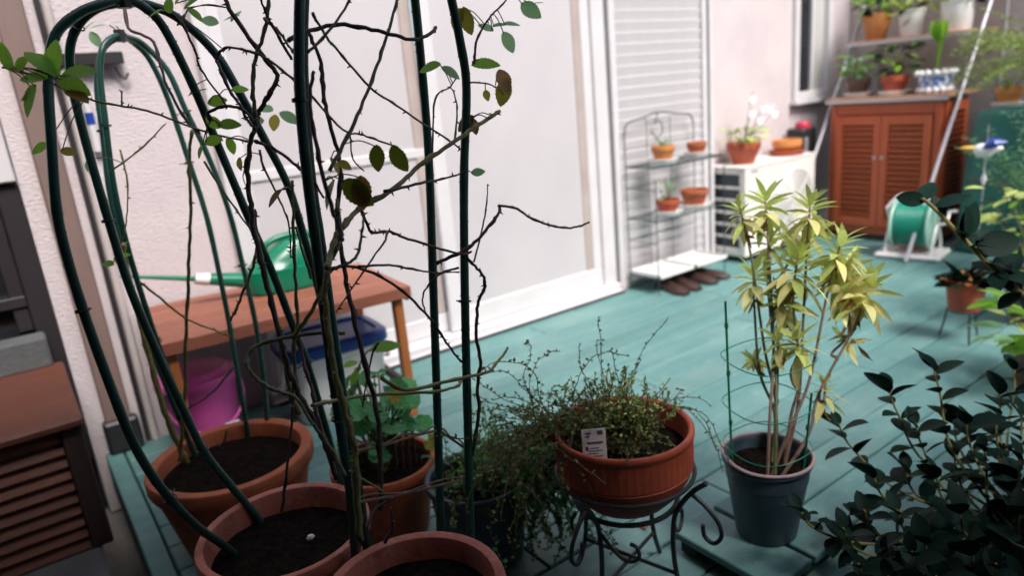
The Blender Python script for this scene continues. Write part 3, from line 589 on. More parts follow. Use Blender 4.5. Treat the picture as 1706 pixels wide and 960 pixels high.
# ============================================================ bench + things on/under it
bn = thing('wooden_bench', 'low reddish wooden bench with orange legs against the pink stucco', 'bench', (.73, 2.60, 0), R(-4.5))
for i in range(4):
    MB().box((0, -.205+i*.137, .517), (.88, .133, .028), .004).build('board', 'benchtop', bn)
ap = MB(); ap.box((0, -.272, .507), (.884, .014, .044)); ap.box((0, .272, .507), (.884, .014, .044)); ap.box((-.43, 0, .489), (.014, .53, .034)); ap.box((.43, 0, .489), (.014, .53, .034)); ap.build('apron', 'benchtop', bn)
for x in (-.395, .395):
    for y in (-.24, .24):
        MB().box((x, y, .243), (.036, .036, .486)).build('leg', 'benchleg', bn)
    MB().box((x, 0, .12), (.028, .44, .03)).build('stretcher', 'wooddark', bn)

wc = thing('watering_can', 'green plastic watering can with long thin spout lying along the bench', 'watering can', (.83, 2.70, .532), R(-4)); wc.scale = (1.2, 1.15, 1.0)
def loft(secs, n=20, e=2.6):
    b = MB(); vs = []; fs = []
    for (z, cx, hx, hy) in secs:
        for k in range(n):
            a = 2*pi*k/n; c_, s_ = cos(a), sin(a)
            vs.append((cx+hx*math.copysign(abs(c_)**(2/e), c_), hy*math.copysign(abs(s_)**(2/e), s_), z))
    m = len(secs)
    for j in range(m-1):
        for k in range(n): fs.append((j*n+k, j*n+(k+1) % n, (j+1)*n+(k+1) % n, (j+1)*n+k))
    fs.append(tuple(range(n))[::-1]); fs.append(tuple((m-1)*n+k for k in range(n)))
    return b.add(vs, fs)
loft([(0, 0, .115, .07), (.006, 0, .13, .08), (.05, 0, .135, .085), (.09, .005, .132, .084), (.093, .005, .127, .08), (.125, .02, .115, .075), (.16, .045, .085, .062), (.185, .06, .066, .052), (.187, .06, .058, .046), (.165, .06, .05, .04)]).build('body', 'can', wc, True)
MB().tube(smoothpath([(-.055, 0, .12), (-.06, 0, .165), (-.02, 0, .195), (.04, 0, .203), (.10, 0, .192), (.125, 0, .16), (.128, 0, .10)]), .0125, 10).build('handle', 'can', wc, True)
MB().tube([(-.10, 0, .05), (-.16, 0, .07), (-.235, 0, .092)], [.034, .028, .022], 14).build('spout', 'can', wc, True)
MB().tube([(-.236, 0, .0925), (-.275, 0, .104)], [.024, .020], 14).build('collar', 'white_glaze', wc, True)
MB().tube([(-.276, 0, .1045), (-.38, 0, .137), (-.47, 0, .165)], [.010, .0075, .005], 10).build('spout_tip', 'can', wc, True)

bk = thing('lidded_bucket', 'magenta pink plastic bucket with lid under the bench', 'bucket', (.415, 2.63, 0))
MB().lathe([(.10, 0), (.105, .004), (.128, .28), (.131, .285), (.131, .30), (.12, .30)], 36).build('body', 'pink', bk, True)
MB().lathe([(.140, .285), (.143, .29), (.143, .305), (.138, .315), (.115, .318), (.105, .335), (.03, .345), (0, .345)], 36).build('lid', 'pink', bk, True)
MB().tube([(.134*cos(a), -.05-.134*sin(a)*.62-.03, .27-.13*sin(a)) for a in [pi*i/14 for i in range(15)]], .005, 8).build('handle', 'pink', bk, True)
MB().tube([(.03, -.165, .15), (.08, -.16, .147)], .009, 8).build('grip', 'tubwhite', bk, True)

tb = thing('storage_box', 'white plastic storage box with a blue lid under the bench', 'storage box', (.93, 2.64, 0), R(-4))
loft([(0, 0, .17, .12), (.01, 0, .178, .128), (.10, 0, .186, .136), (.25, 0, .195, .145), (.255, 0, .205, .152), (.275, 0, .206, .153)], 28, 5).build('body', 'tubwhite', tb, True)
loft([(.277, 0, .212, .16), (.283, 0, .216, .163), (.315, 0, .214, .161), (.322, 0, .205, .152), (.324, 0, .18, .13), (.314, 0, .175, .125)], 28, 5).build('lid', 'blue', tb, True)
for s_ in (-1, 1):
    cl = MB(); cl.tube(smoothpath([(s_*.205, -.06, .28), (s_*.222, -.055, .18), (s_*.222, .055, .18), (s_*.205, .06, .28)]), .008, 8); cl.build('clip', 'tubwhite', tb, True)

# ============================================================ pots
def pot(name, label, loc, r, h, m, cat='flower pot', group=None, rim=.04, taper=.68, thick=None, soil=.035, rz=0, ridges=0, saucer=None, n=44, soilm='soil', rimr=1.06, squash=1.):
    t = thing(name, label, cat, loc, rz, group); th = thick or r*.11; rb = r*taper/rimr; ri = r/rimr
    z0 = .012 if saucer else 0
    pr = [(rb*.96, z0), (rb, z0+.004)]
    zs = h-rim
    if ridges:
        q = ridges*6
        for i in range(1, q):
            tt = i/q; pr.append((rb+(ri-rb)*tt+r*.014*sin(tt*ridges*2*pi), z0+.004+(zs-z0-.006)*tt))
    pr += [(ri*.99, zs-.004), (r*.985, zs), (r, zs+rim*.2), (r, h-.007), (r*.985, h-.001), (r-th*.5, h), (r-th*.9, h-.003), (r-th, h-.01), (r-th-.004, h-soil-.02)]
    MB().lathe(pr, n, sy=squash).build('pot_body', m, t, True)
    rs = r-th-.002; sb_ = MB(); vs = [(0, 0, h-soil)]; fs = []
    for ring in range(1, 6):
        for k_ in range(n):
            a = 2*pi*k_/n; q = rs*ring/5
            vs.append((q*cos(a), q*sin(a)*squash, h-soil+random.uniform(-.004, .006)*(.25 if ring == 1 else 1 if ring < 5 else .3)))
    for k_ in range(n): fs.append((0, 1+k_, 1+(k_+1) % n))
    for ring in range(4):
        for k_ in range(n): a = 1+ring*n; fs.append((a+k_, a+n+k_, a+n+(k_+1) % n, a+(k_+1) % n))
    sb_.add(vs, fs); sb_.build('soil', soilm, t, True)
    if saucer:
        MB().lathe([(r*1.0, 0), (r*1.1, .003), (r*1.28, .027), (r*1.23, .029), (r*1.05, .010), (0, .010)], 32).build('saucer', saucer, t, True)
    return t
pA = pot('terracotta_pot', 'wide orange terracotta pot beside the pink bucket', (.352, 1.955, 0), .225, .28, 'terra', rim=.045, taper=.74, thick=.034, soil=.045)
pB = pot('terracotta_pot', 'ridged terracotta pot with pinkish rim holding the dense bare rose stems', (.318, 1.372, 0), .180, .35, 'terra_pink', rim=.03, taper=.78, thick=.02, soil=.055, ridges=6)
pC = pot('terracotta_pot', 'pink-rimmed terracotta pot holding the tied canes with three-rung twine', (.428, 1.0, 0), .168, .36, 'terra_pink', rim=.028, taper=.8, thick=.022, soil=.05, ridges=6)
pD = pot('terracotta_pot', 'red terracotta pot with a round-leaved geranium', (.695, 1.70, 0), .150, .225, 'terra', rim=.03, taper=.75, soil=.03)
pE = pot('plastic_pot', 'dark slate-blue pot overgrown with fine leaves', (.835, 1.425, 0), .140, .235, 'potblue', rim=.02, taper=.8, soil=.02, n=40)
pc_ = MB(); pc_.lathe([(0, -.006), (.006, -.005), (.0095, 0), (.006, .005), (0, .0062)], 12, sy=.7)
tag(pc_.build('pebble', 'white_glaze', None, True), 'small white pebble on the dark soil of the ridged pot', 'pebble').location = (.365, 1.36, .308)

# ============================================================ plant supports and roses
names = dict(A='wide orange terracotta pot', B='ridged pinkish pot', C='pink-rimmed pot with tied canes')
SUP = {}
for k_, hoops, P_ in (('A', HOOPS_A, pA), ('B', HOOPS_B, pB), ('C', HOOPS_C, pC)):
    t = thing('plant_support', 'two crossed dark green hoops standing in the '+names[k_], 'plant support', P_.location); SUP[k_] = t
    rad = dict(A=.0074, B=.0086, C=.0092)[k_]
    for h in hoops:
        pth = smoothpath(h, 5); mb = MB(P_.location)
        mb.tube(pth, [rad*(1.06 if i % 9 == 0 else 1) for i in range(len(pth))], 10)
        for i in range(2, len(pth)-2):
            sg_ = pth[i+1]-pth[i]; dd = sg_.normalized()
            for q in range(max(1, int(sg_.length/.014))):
                s_ = rdir(); s_ = (s_-dd*s_.dot(dd)).normalized(); p0 = pth[i]+sg_*random.random(); mb.tube([p0+s_*rad*.7, p0+s_*(rad+.0013)], [.0022, .0011], 5)
        mb.build('hoop', 'tube', t, True)
    # clip where the hoops cross
    c = (V(hoops[0][len(HOOPS_A[0])//2]) if k_ == 'A' else None)
    if k_ == 'A' or k_ == 'B':
        ap_ = max(hoops[0], key=lambda p: p[2]); MB(P_.location).tube([V(ap_)+V((0, 0, -.016)), V(ap_)+V((0, 0, .012))], .013, 8).build('clip', 'black', t, True)
for r_, pts_ in TWINE:
    mb = MB(pC.location); pth = smoothpath(pts_, 10)
    mb.tube(pth, r_, 6); mb.tube([p+V((.001, 0, .006+.004*sin(i*.5))) for i, p in enumerate(pth)], r_*.6, 6); mb.build('twine', 'twine', SUP['C'], True)
# wire ties round the poles
for k_, src in (('C', HOOPS_C), ('A', HOOPS_A), ('B', HOOPS_B)):
    for h in src:
        for idx in range(3, len(h)-3, 4):
            p = V(h[idx]); d = (V(h[idx+1])-V(h[idx-1])).normalized(); a = d.orthogonal().normalized(); b = d.cross(a); mb = MB(SUP[k_].location)
            pts_ = [p+(a*cos(q)+b*sin(q))*.0125+d*.003*q/6 for q in [2*pi*i/12 for i in range(19)]]+[p+a*.03+b*.01]
            mb.tube(pts_, .0016, 5); mb.build('wire_tie', 'black', SUP[k_], True)
ROSE = {}
for k_, P_, lab in (('A', pA, 'sparse thorny rose with green leaves climbing the hoops of the wide orange pot'), ('B', pB, 'rose of many bare dark stems in the ridged pinkish pot'), ('C', pC, 'thorny rose with yellowing leaves tied to the tall poles of the pink-rimmed pot')):
    ROSE[k_] = thing('rose_plant', lab, 'rose', P_.location)
for ow, tone, r_, pts_ in ROSE_STEMS:
    mb = MB(ROSE[ow].location); pth = smoothpath(pts_, 6)
    jit = [p+rdir()*r_*.35 for p in pth]; n_ = len(jit)
    rr = [r_*(1.12-.5*i/n_)*(1.28 if random.random() < .16 else random.uniform(.9, 1.06)) for i in range(n_)]
    if n_ > 30: rr = [r_*(1.1-.3*i/n_)*(1.28 if random.random() < .16 else random.uniform(.92, 1.05)) for i in range(n_)]
    mb.tube(jit, rr, 7)
    for i in range(1, n_-1):
        seg = (jit[i+1]-jit[i]); L_ = seg.length
        for q in range(max(1, int(L_/.012))):
            if random.random() < .24:
                p = jit[i]+seg*random.random(); d = seg.normalized(); s_ = rdir(); s_ = (s_-d*s_.dot(d)).normalized()
                l = random.uniform(.003, .0065)+r_*.3
                mb.tube([p+s_*r_*.6, p+s_*(r_+l)-d*.0015], [.0018+r_*.15, .0003], 4)
    mb.build('stem', dict(y='stem_y', g='stem_g', d='stem_d', r='stem_r')[tone], ROSE[ow], 'all')
ALLP = [(o_, q_) for o_, _, _, ps_ in ROSE_STEMS for q_ in smoothpath(ps_, 6)]
for ow, p, d, l, tone in ROSE_LEAVES:
    q = V(p)-ROSE[ow].location
    near = min((q_ for o_, q_ in ALLP if o_ == ow), key=lambda q_: (q_-V(p)).length)
    if .003 < (near-V(p)).length < .13:
        mb = MB(ROSE[ow].location); mb.tube(smoothpath([near, near.lerp(V(p), .5)+V((0, 0, .006)), V(p)+V(d).normalized()*.004], 4), [.0011]*9, 5); mb.build('petiole', 'stem_g', ROSE[ow], True)
    inst('leaf', LEAF['rose'][tone], ROSE[ow], frame(q, d, -fw*.75+V((0, 0, .55))+rdir()*.45, l, random.uniform(-.5, .5)))

# ============================================================ geranium
gd = thing('geranium', 'bright green geranium with round scalloped leaves and one yellow leaf', 'plant', (.695, 1.70, .195))
pet = MB()
for i in range(58):
    a = random.uniform(0, 2*pi); q = math.sqrt(random.random()); hgt = random.uniform(.02, .27)*(1.1-.4*q)
    e = V((.02+.115*q*cos(a), .115*q*sin(a)+.01, .05+hgt)); o_ = V((random.uniform(-.03, .03), random.uniform(-.03, .03), 0))
    pet.tube(smoothpath([o_, (o_+e)*.5+V((0, 0, .03)), e], 4), .0022, 5)
    d = V((cos(a), sin(a), random.uniform(-.7, .1))); s_ = random.uniform(.042, .07)
    inst('leaf', LEAF['gery'] if i == 5 else LEAF['ger'], gd, frame(e-d.normalized()*s_*.45, d, V((-.25, -.45, .8))+rdir()*.35, s_))
inst('leaf', LEAF['gery'], gd, frame((.09, -.10, .10), (.5, -.6, -.5), (-.4, -.6, .5), .05))
# tall curled shoot
pet.tube(smoothpath([(0, 0, 0), (-.03, 0, .2), (-.04, -.01, .30), (-.01, -.02, .36), (.02, -.02, .365)], 5), .003, 6)
for p, d, s_ in (((.0, -.02, .365), (1, -.3, .1), .09), ((-.035, -.01, .32), (-.7, -.5, -.5), .05), ((-.03, -.01, .34), (-1, -.3, .2), .05)):
    inst('leaf', LEAF['green'], gd, frame(p, d, (-.3, -.5, .8), s_))
pet.build('stems', 'stem_g', gd, True)
sk = thing('twig_bundle', 'short brown dead stumps standing in the geranium pot', 'stump', (.735, 1.66, .195))
for i in range(4):
    x = .02*i-.02; MB().tube([(x, 0, -.01), (x+.004, .004, .05), (x+.002, -.003, .105+random.uniform(-.03, .02))], [.006, .0055, .005], 7).build('stump', 'stem_d', sk, True)

# ============================================================ fine-leaved plants
def vine(parent, starts, n, L_, name, mats, lsize, spread, drop, dense=1., bias=V((0, 0, 0)), rise=.4, wander=.35):
    wire = MB(); lv = [MB() for _ in mats]
    for i in range(n):
        p = V(random.choice(starts))+V((random.gauss(0, spread), random.gauss(0, spread), 0)); d = (rdir(.0, 1)+V((0, 0, rise))+bias*random.uniform(.2, 1.2)).normalized()
        pts_ = [p.copy()]; l = L_*random.uniform(.4, 1.1); st = .014
        for k_ in range(int(l/st)):
            d = (d+rdir()*wander+V((0, 0, -drop))).normalized(); p = p+d*st; pts_.append(p.copy())
            for e in range(2):
                if random.random() < .75*dense:
                    s_ = rdir(-.3, 1); random.choice(lv).quad(p, s_, rdir(.2, 1), lsize*random.uniform(.7, 1.4), lsize*random.uniform(.6, 1.))
        wire.tube(pts_, .0011, 3)
    wire.build('wiry_stems', 'twig_red', parent, True)['kind'] = 'stuff'
    for b, m in zip(lv, mats): o = b.build('fine_leaves', m, parent); o['kind'] = 'stuff'
ve = thing('fine_leaved_plant', 'dense dark green fine-leaved plant spilling from the slate-blue pot', 'plant', (.835, 1.425, .215))
vine(ve, [(0, 0, 0), (.05, -.04, 0), (.08, -.06, .0), (.1, -.02, 0)], 260, .26, 'e', ['leaf_vine', 'leaf_vine', 'leaf_ger'], .013, .035, .09, 1, V((.9, -.75, 0)), .3)
vine(ve, [(.12, -.07, .02)], 110, .30, 'e', ['leaf_vine', 'leaf_ger'], .012, .035, .2, 1, V((.6, -.8, -.2)), .1)
for p, d, s_ in (((-.02, .0, .04), (-.8, -.3, .5), .05), ((-.01, .02, .05), (.1, .4, .6), .045), ((0, .0, .05), (.6, -.2, .4), .05)):
    inst('leaf', LEAF['green'], ve, frame(p, d, (-.3, -.5, .8), s_))
inst('leaf', LEAF['gery'], ve, frame((.0, -.02, .03), (.3, -.7, .2), (-.4, -.7, .3), .045))
MB().tube([(.02, .0, 0), (.035, -.005, .05), (.06, -.01, .115)], [.005, .0045, .004], 6).build('stub', 'stem_y', ve, True)

# ribbed bowl on scroll stand
BW = V((1.01, 1.05, 0))
st = thing('scroll_plant_stand', 'black wrought iron plant stand with curled scrolls carrying the ribbed bowl', 'plant stand', BW)
for zr, rr in ((.262, .118), (.335, .150)):
    if zr > .3: continue
    MB().tube([(rr*cos(a), rr*sin(a), zr) for a in [2*pi*i/36 for i in range(36)]], .006, 8, closed=True).build('ring', 'iron', st, True)
MB().tube([(.158*cos(a), .158*sin(a), .334) for a in [2*pi*i/40 for i in range(40)]], .005, 8, closed=True).build('ring', 'iron', st, True)
for i in range(4):
    a = R(15+90*i); c_ = V((cos(a), sin(a), 0)); Z = V((0, 0, 1)); tn = V((-sin(a), cos(a), 0))
    MB().tube(smoothpath([c_*.20+Z*.355, c_*.172+Z*.33, c_*.14+Z*.285, c_*.122+Z*.24, c_*.118+Z*.16, c_*.128+Z*.08, c_*.155+Z*.007], 5), .0058, 8).build('leg', 'iron', st, True)
    s0 = c_*.166+Z*.318
    sp = [s0, c_*.195+Z*.30, c_*.225+Z*.268, c_*.232+Z*.235, c_*.215+Z*.212, c_*.194+Z*.222, c_*.190+Z*.25]
    MB().tube(smoothpath(sp, 5), .0048, 8).build('scroll', 'iron', st, True)
    a2 = a+R(45); e_ = V((cos(a2), sin(a2), 0))
    sp = [c_*.121+Z*.235, c_*.11+tn*.03+Z*.19, c_*.105+tn*.06+Z*.172, c_*.10+tn*.085+Z*.187, c_*.10+tn*.082+Z*.212, c_*.10+tn*.066+Z*.216]
    MB().tube(smoothpath(sp, 5), .0045, 8).build('scroll', 'iron', st, True)
for i in range(2):
    a = R(15+90*i); c_ = V((cos(a), sin(a), 0)); Z = V((0, 0, 1))
    MB().tube([c_*.128+Z*(.085+i*.012), -c_*.128+Z*(.085+i*.012)], .0048, 8).build('brace', 'iron', st, True)
bo = thing('ribbed_bowl_pot', 'red terracotta bowl with fluted band resting in the scroll stand', 'flower pot', (BW.x, BW.y, 0.262))
pr = [(.085, 0), (.10, .004), (.128, .035), (.148, .07), (.1545, .088), (.1555, .092), (.153, .095)]
zz = [.098, .105, .12, .14, .155, .163]
prof = pr+[(.156, z) for z in zz]+[(.158, .167), (.160, .170), (.160, .178), (.157, .182), (.150, .182), (.146, .178), (.142, .12), (.13, .10)]
MB().lathe(prof, 168, mod=lambda a, j: 1+(.012*(abs(sin(a*28))-.5) if 6 < j < 12 else 0)).build('bowl_body', 'terra_red', bo, True)
MB().lathe([(.1425, .128), (.08, .134), (0, .136)], 32).build('soil', 'soil', bo, True)
vb = thing('wire_vine', 'tangled wiry vine with tiny olive leaves growing from the ribbed bowl', 'plant', (BW.x, BW.y, .395))
vine(vb, [(-.03, .02, 0), (.02, .03, 0), (-.06, .05, 0), (0, 0, 0), (.03, .0, 0)], 230, .17, 'v', ['leaf_vine', 'leaf_vine2', 'leaf_vine'], .0095, .03, .03, 1, V((-.1, .2, 0)), .7)
vine(vb, [(-.10, .10, .02), (-.12, .09, .03)], 90, .34, 'v', ['leaf_vine', 'leaf_vine', 'leaf_vine2'], .0095, .028, .10, .9, V((-1.0, 1.0, .1)), .4)
vine(vb, [(.05, .06, .04)], 7, .26, 'v', ['leaf_vine'], .008, .02, -.06, 1, V((.2, .2, .6)), .9, .2)
vine(vb, [(.12, -.02, .05)], 4, .34, 'v', ['leaf_vine'], .007, .015, .16, .8, V((1.2, -.5, .1)), .1, .25)
vine(vb, [(.0, .0, .03)], 60, .17, 'v', ['leaf_fern', 'leaf_euph'], .010, .04, .02, 1, V((.2, .2, .3)), .9)
sg = thing('plant_label', 'white printed plastic plant label stuck in the ribbed bowl', 'label', (BW.x-.118, BW.y-.035, .415), R(-35))
MB().box((0, 0, .034), (.052, .0016, .078), .0006).build('card', 'sign', sg)
for (x, z, w_, h_) in ((-.012, .064, .014, .003), (.014, .064, .012, .009), (-.014, .057, .01, .002), (.002, .042, .034, .005), (.0, .030, .02, .002), (.002, .024, .03, .002), (-.004, .018, .022, .002), (.004, .012, .028, .002), (-.016, .030, .006, .009)):
    MB().box((x, -.0012, z), (w_, .0006, h_), .0001).build('printed_mark', 'ink', sg)
sg.rotation_euler[0] = R(-8)
lb = thing('plant_label', 'thin blank cream plant tag on the inner right side of the ribbed bowl', 'label', (BW.x+.118, BW.y-.01, .385), R(60))
MB().add([(-.006, 0, 0), (.006, 0, 0), (.009, .002, .03), (.003, .006, .058), (-.004, .004, .045)], [(0, 1, 2, 3, 4)]).build('strip', 'terra_orange', lb).data.materials[0] = M['potlip']

# ============================================================ euphorbia on its slatted board
def pallet(name, label, loc, nx, w_, ly, rz=0):
    t = thing(name, label, 'plant board', loc, rz)
    for i in range(nx): MB().box((w_*.5+i*(w_+.014), ly/2, .05), (w_, ly, .022), .003).build('slat', 'deck', t)
    for y in (.04, ly-.04): MB().box(((w_+.014)*nx/2, y, .0198), ((w_+.014)*nx-.02, .05, .037)).build('runner', 'deck_dark', t)
    return t
pallet('slatted_plant_board', 'low teal slatted board under the lime-leaved plant', (1.195, .775, 0.001), 2, .15, .30)
pallet('slatted_plant_board', 'low teal slatted board under the dark glossy shrub', (1.36, .36, 0.001), 3, .15, .33)
pF = pot('plastic_pot', 'slate-grey tapered plastic pot with pinkish lip holding the lime-leaved plant', (1.365, .915, .063), .108, .215, 'potgrey', rim=.012, taper=.72, soil=.035, thick=.006, rimr=1.05)
MB().tube([(.107*cos(a), .107*sin(a), .2165+(.012*max(0, cos(a-R(140)))**6)) for a in [2*pi*i/48 for i in range(48)]], .0042, 8, closed=True).build('lip', 'potlip', pF, True)
EU = V((1.365, .915, .25))
eu = thing('variegated_euphorbia', 'lime yellow leafy plant on tall bare stems with withered brown leaves', 'plant', EU)
MAIN = []
for i, (p, s_) in enumerate(WHORLS):
    tip = V(p)-EU; b0 = V((random.uniform(-.055, .055), random.uniform(-.055, .055), -.015))
    if i >= 8: b0 = min((q_ for m_ in MAIN for q_ in m_[8:18]), key=lambda q_: (q_-tip).length+abs((tip.z-q_.z)-.16))
    mid = b0.lerp(tip, .5)+(V((b0.x*.25, b0.y*.25, -.03)) if i < 8 else V((0, 0, -.02)))+rdir()*.018
    q1 = b0.lerp(tip, .25)+(V((b0.x*.35, b0.y*.35, 0)) if i < 8 else V((0, 0, -.02)))+rdir()*.015
    pth = smoothpath([b0, q1, mid, b0.lerp(tip, .8)+rdir()*.012, tip], 6)
    if i < 8: MAIN.append(pth)
    MB().tube(pth, [.0045-.002*k_/len(pth) for k_ in range(len(pth))], 7).build('stem', 'bark' if i % 3 else 'stem_g', eu, True)
    ax = (pth[-1]-pth[-5]).normalized()
    nl = int(21*s_)+3
    for k_ in range(nl):
        h_ = k_/nl; a = k_*2.4+random.uniform(-.3, .3)
        o1 = ax.orthogonal().normalized(); o2 = ax.cross(o1); rad = o1*cos(a)+o2*sin(a)
        d = rad*(1.0-.55*h_)+ax*(-.45+1.55*h_)+V((0, 0, -.15)); p_ = tip-ax*(.055*(1-h_))*s_
        kind = 'euph2' if h_ < .42 and random.random() < .75 else 'euph'
        inst('leaf', LEAF[kind], eu, frame(p_, d, ax, (.092-.032*h_)*s_*random.uniform(.8, 1.15), random.uniform(-.3, .3)))
    for k_ in range(int(3*s_)):
        d = rdir(-1, -.5); p_ = tip-ax*random.uniform(.06, .10)*s_
        inst('withered_leaf', LEAF['euph3'], eu, frame(p_, d, rdir(), .045*random.uniform(.7, 1.2)))
rs = thing('ring_plant_support', 'thin green ring support with stakes around the lime-leaved plant', 'plant support', EU)
for i, (a, h_) in enumerate(((R(150), .44), (R(20), .30), (R(-80), .22))):
    x, y = .088*cos(a), .088*sin(a); MB().tube([(x, y, -.02), (x*1.1, y*1.1, h_*.5), (x*1.18, y*1.18, h_)], .0028, 8).build('stake', 'can', rs, True)
    for z in (.13, .26, .38):
        if z < h_: MB().tube([(x*(1+.18*z/h_)-.0, y*(1+.18*z/h_), z-.006), (x*(1+.18*z/h_), y*(1+.18*z/h_), z+.006)], .0046, 8).build('clip', 'can', rs, True)
for z in (.06, .17, .29):
    MB().tube([(.102*cos(a)*(1+.2*z), .102*sin(a)*(1+.2*z), z+.006*sin(3*a)) for a in [2*pi*i/36 for i in range(36)]], .0014, 5, closed=True).build('ring', 'can', rs, True)

# ============================================================ dark glossy shrub
pS = pot('plastic_pot', 'black plastic pot under the dark glossy shrub', (1.64, .42, .063), .115, .13, 'black', rim=.02, taper=.75)
SB = V((1.64, .42, .165)); shb = thing('glossy_shrub', 'dark glossy-leaved shrub with upright shoots in a black pot', 'shrub', SB)
for p in SHRUB_TIPS:
    tip = V(p)-SB; b0 = V((random.uniform(-.05, .05), random.uniform(-.05, .05), -.02)); mid = b0.lerp(tip, .55)+V((tip.x*.12, tip.y*.12, -.06))
    pth = smoothpath([b0, mid, tip-V((tip.x*.08, tip.y*.08, .06)), tip], 7)
    MB().tube(pth, [.0042-.0022*k_/len(pth) for k_ in range(len(pth))], 6).build('stem', 'stem_y', shb, True)
    n_ = 9; tot = len(pth)
    for k_ in range(n_):
        t_ = 1-.72*(k_/n_)**1.1; i = min(tot-2, int(t_*(tot-1))); ax = (pth[i+1]-pth[i]).normalized(); a = k_*2.1+random.uniform(-.4, .4)
        o1 = ax.orthogonal().normalized(); o2 = ax.cross(o1); rad = o1*cos(a)+o2*sin(a); d = rad*(.55 if k_ < 2 else 1)+ax*(.9 if k_ < 2 else .45)
        inst('leaf', LEAF['dark'], shb, frame(pth[i], d, ax*.6+V((0, 0, .6))+rdir()*.3, random.choice((.045, .055, .062, .07, .08, .09))*random.uniform(.9, 1.1)*(.7 if k_ == 0 else 1), random.uniform(-.4, .4)))
for p in ((.05, -.10, .17), (.07, -.08, .185)):
    MB().lathe([(0, -.008), (.008, -.004), (.01, .002), (.006, .009), (0, .011)], 10, p).build('flower_bud', 'terra_red', shb, True)
# ============================================================ right-hand plants
pR = pot('terracotta_pot', 'terracotta pot of the rubber plant near the deck edge', (2.12, .42, 0), .13, .22, 'terra', group=None)
RBS = V((2.12, .42, .19)); rb_ = thing('rubber_plant', 'broad dark-leaved rubber plant with a leaning yellow-green stem', 'plant', RBS)
stem = [V((2.12, .42, .18)), V((2.13, .43, .33))]+[V(p) for p in RUBBER_STEM]
pth = smoothpath(stem, 6); MB(RBS).tube(pth, [.010-.006*i/len(pth) for i in range(len(pth))], 8).build('stem', 'stem_y', rb_, True)
for p, d, l in RUBBER_LEAVES:
    inst('leaf', LEAF['fat'], rb_, frame(V(p)-RBS, d, -fw*.55+V((0, 0, .6))+rdir()*.4, l, random.uniform(-.4, .4)))
for i in range(26):
    k_ = random.randint(5, 30); p = pth[min(k_, len(pth)-1)]-RBS
    inst('leaf', LEAF['fat'], rb_, frame(p, rdir(-.5, .6), V((0, 0, 1))+rdir()*.5, random.uniform(.055, .085)))

sO = thing('three_leg_stand', 'thin black three-legged pot stand holding the small orange pot', 'plant stand', (3.15, 1.175, 0))
MB().tube([(.062*cos(a), .062*sin(a), .135) for a in [2*pi*i/28 for i in range(28)]], .004, 6, closed=True).build('ring', 'iron', sO, True)
for i in range(3):
    a = R(100+120*i); MB().tube([(.062*cos(a), .062*sin(a), .137), (.07*cos(a), .07*sin(a), .07), (.085*cos(a), .085*sin(a), .004)], .004, 6).build('leg', 'iron', sO, True)
pO = pot('terracotta_pot', 'small orange square-shouldered pot on the three-legged stand', (3.15, 1.175, .14), .080, .13, 'terra_red', rim=.022, taper=.82)
pl = thing('succulent', 'dark rosette plant with orange tinged leaves in the small orange pot', 'plant', (3.15, 1.175, .25))
for i in range(40):
    d = rdir(-.1, .9); inst('leaf', LEAF['dark'] if i % 5 else LEAF['rose'][2], pl, frame(rdir(0, .3)*.03, d, V((0, 0, 1))+rdir()*.4, random.uniform(.06, .13)))

def bush(name, label, loc, n, rad, hgt, leafs, size, cat='plant', stemm='stem_g', zc=.0, sx=1.):
    t = thing(name, label, cat, loc); mb = MB()
    for i in range(n):
        a = random.uniform(0, 2*pi); q = math.sqrt(random.random())*rad; z = random.uniform(.1, 1)*hgt; e = V((q*cos(a)*sx, q*sin(a), z+zc))
        if i % 3 == 0: mb.tube(smoothpath([(0, 0, -.03), e*.5+V((0, 0, .02)), e], 4), .002, 5)
        d = V((cos(a), sin(a), random.uniform(-.5, .7))); inst('leaf', LEAF[random.choice(leafs)], t, frame(e-d.normalized()*.02, d, V((0, 0, 1))+rdir()*.5, size*random.uniform(.6, 1.25)))
    mb.build('stems', stemm, t, True); return t
pot('terracotta_pot', 'brown pot of the pale broad-leaved plant beside the orange pot stand', (2.84, .80, 0), .10, .15, 'potbrown')
bush('broad_leaved_plant', 'pale green broad-leaved plant in the brown pot', (2.84, .80, .14), 60, .19, .20, ['pale', 'lime', 'green', 'green'], .11)
pot('terracotta_pot', 'dark brown pot of the yellow-tinged shrub behind the rubber plant', (3.55, 1.05, 0), .13, .22, 'potbrown')
bush('garden_shrub', 'yellow-tinged green shrub behind the rubber plant', (3.55, 1.05, .2), 130, .26, .42, ['green', 'lime', 'dark', 'dark', 'lime'], .075, 'shrub')

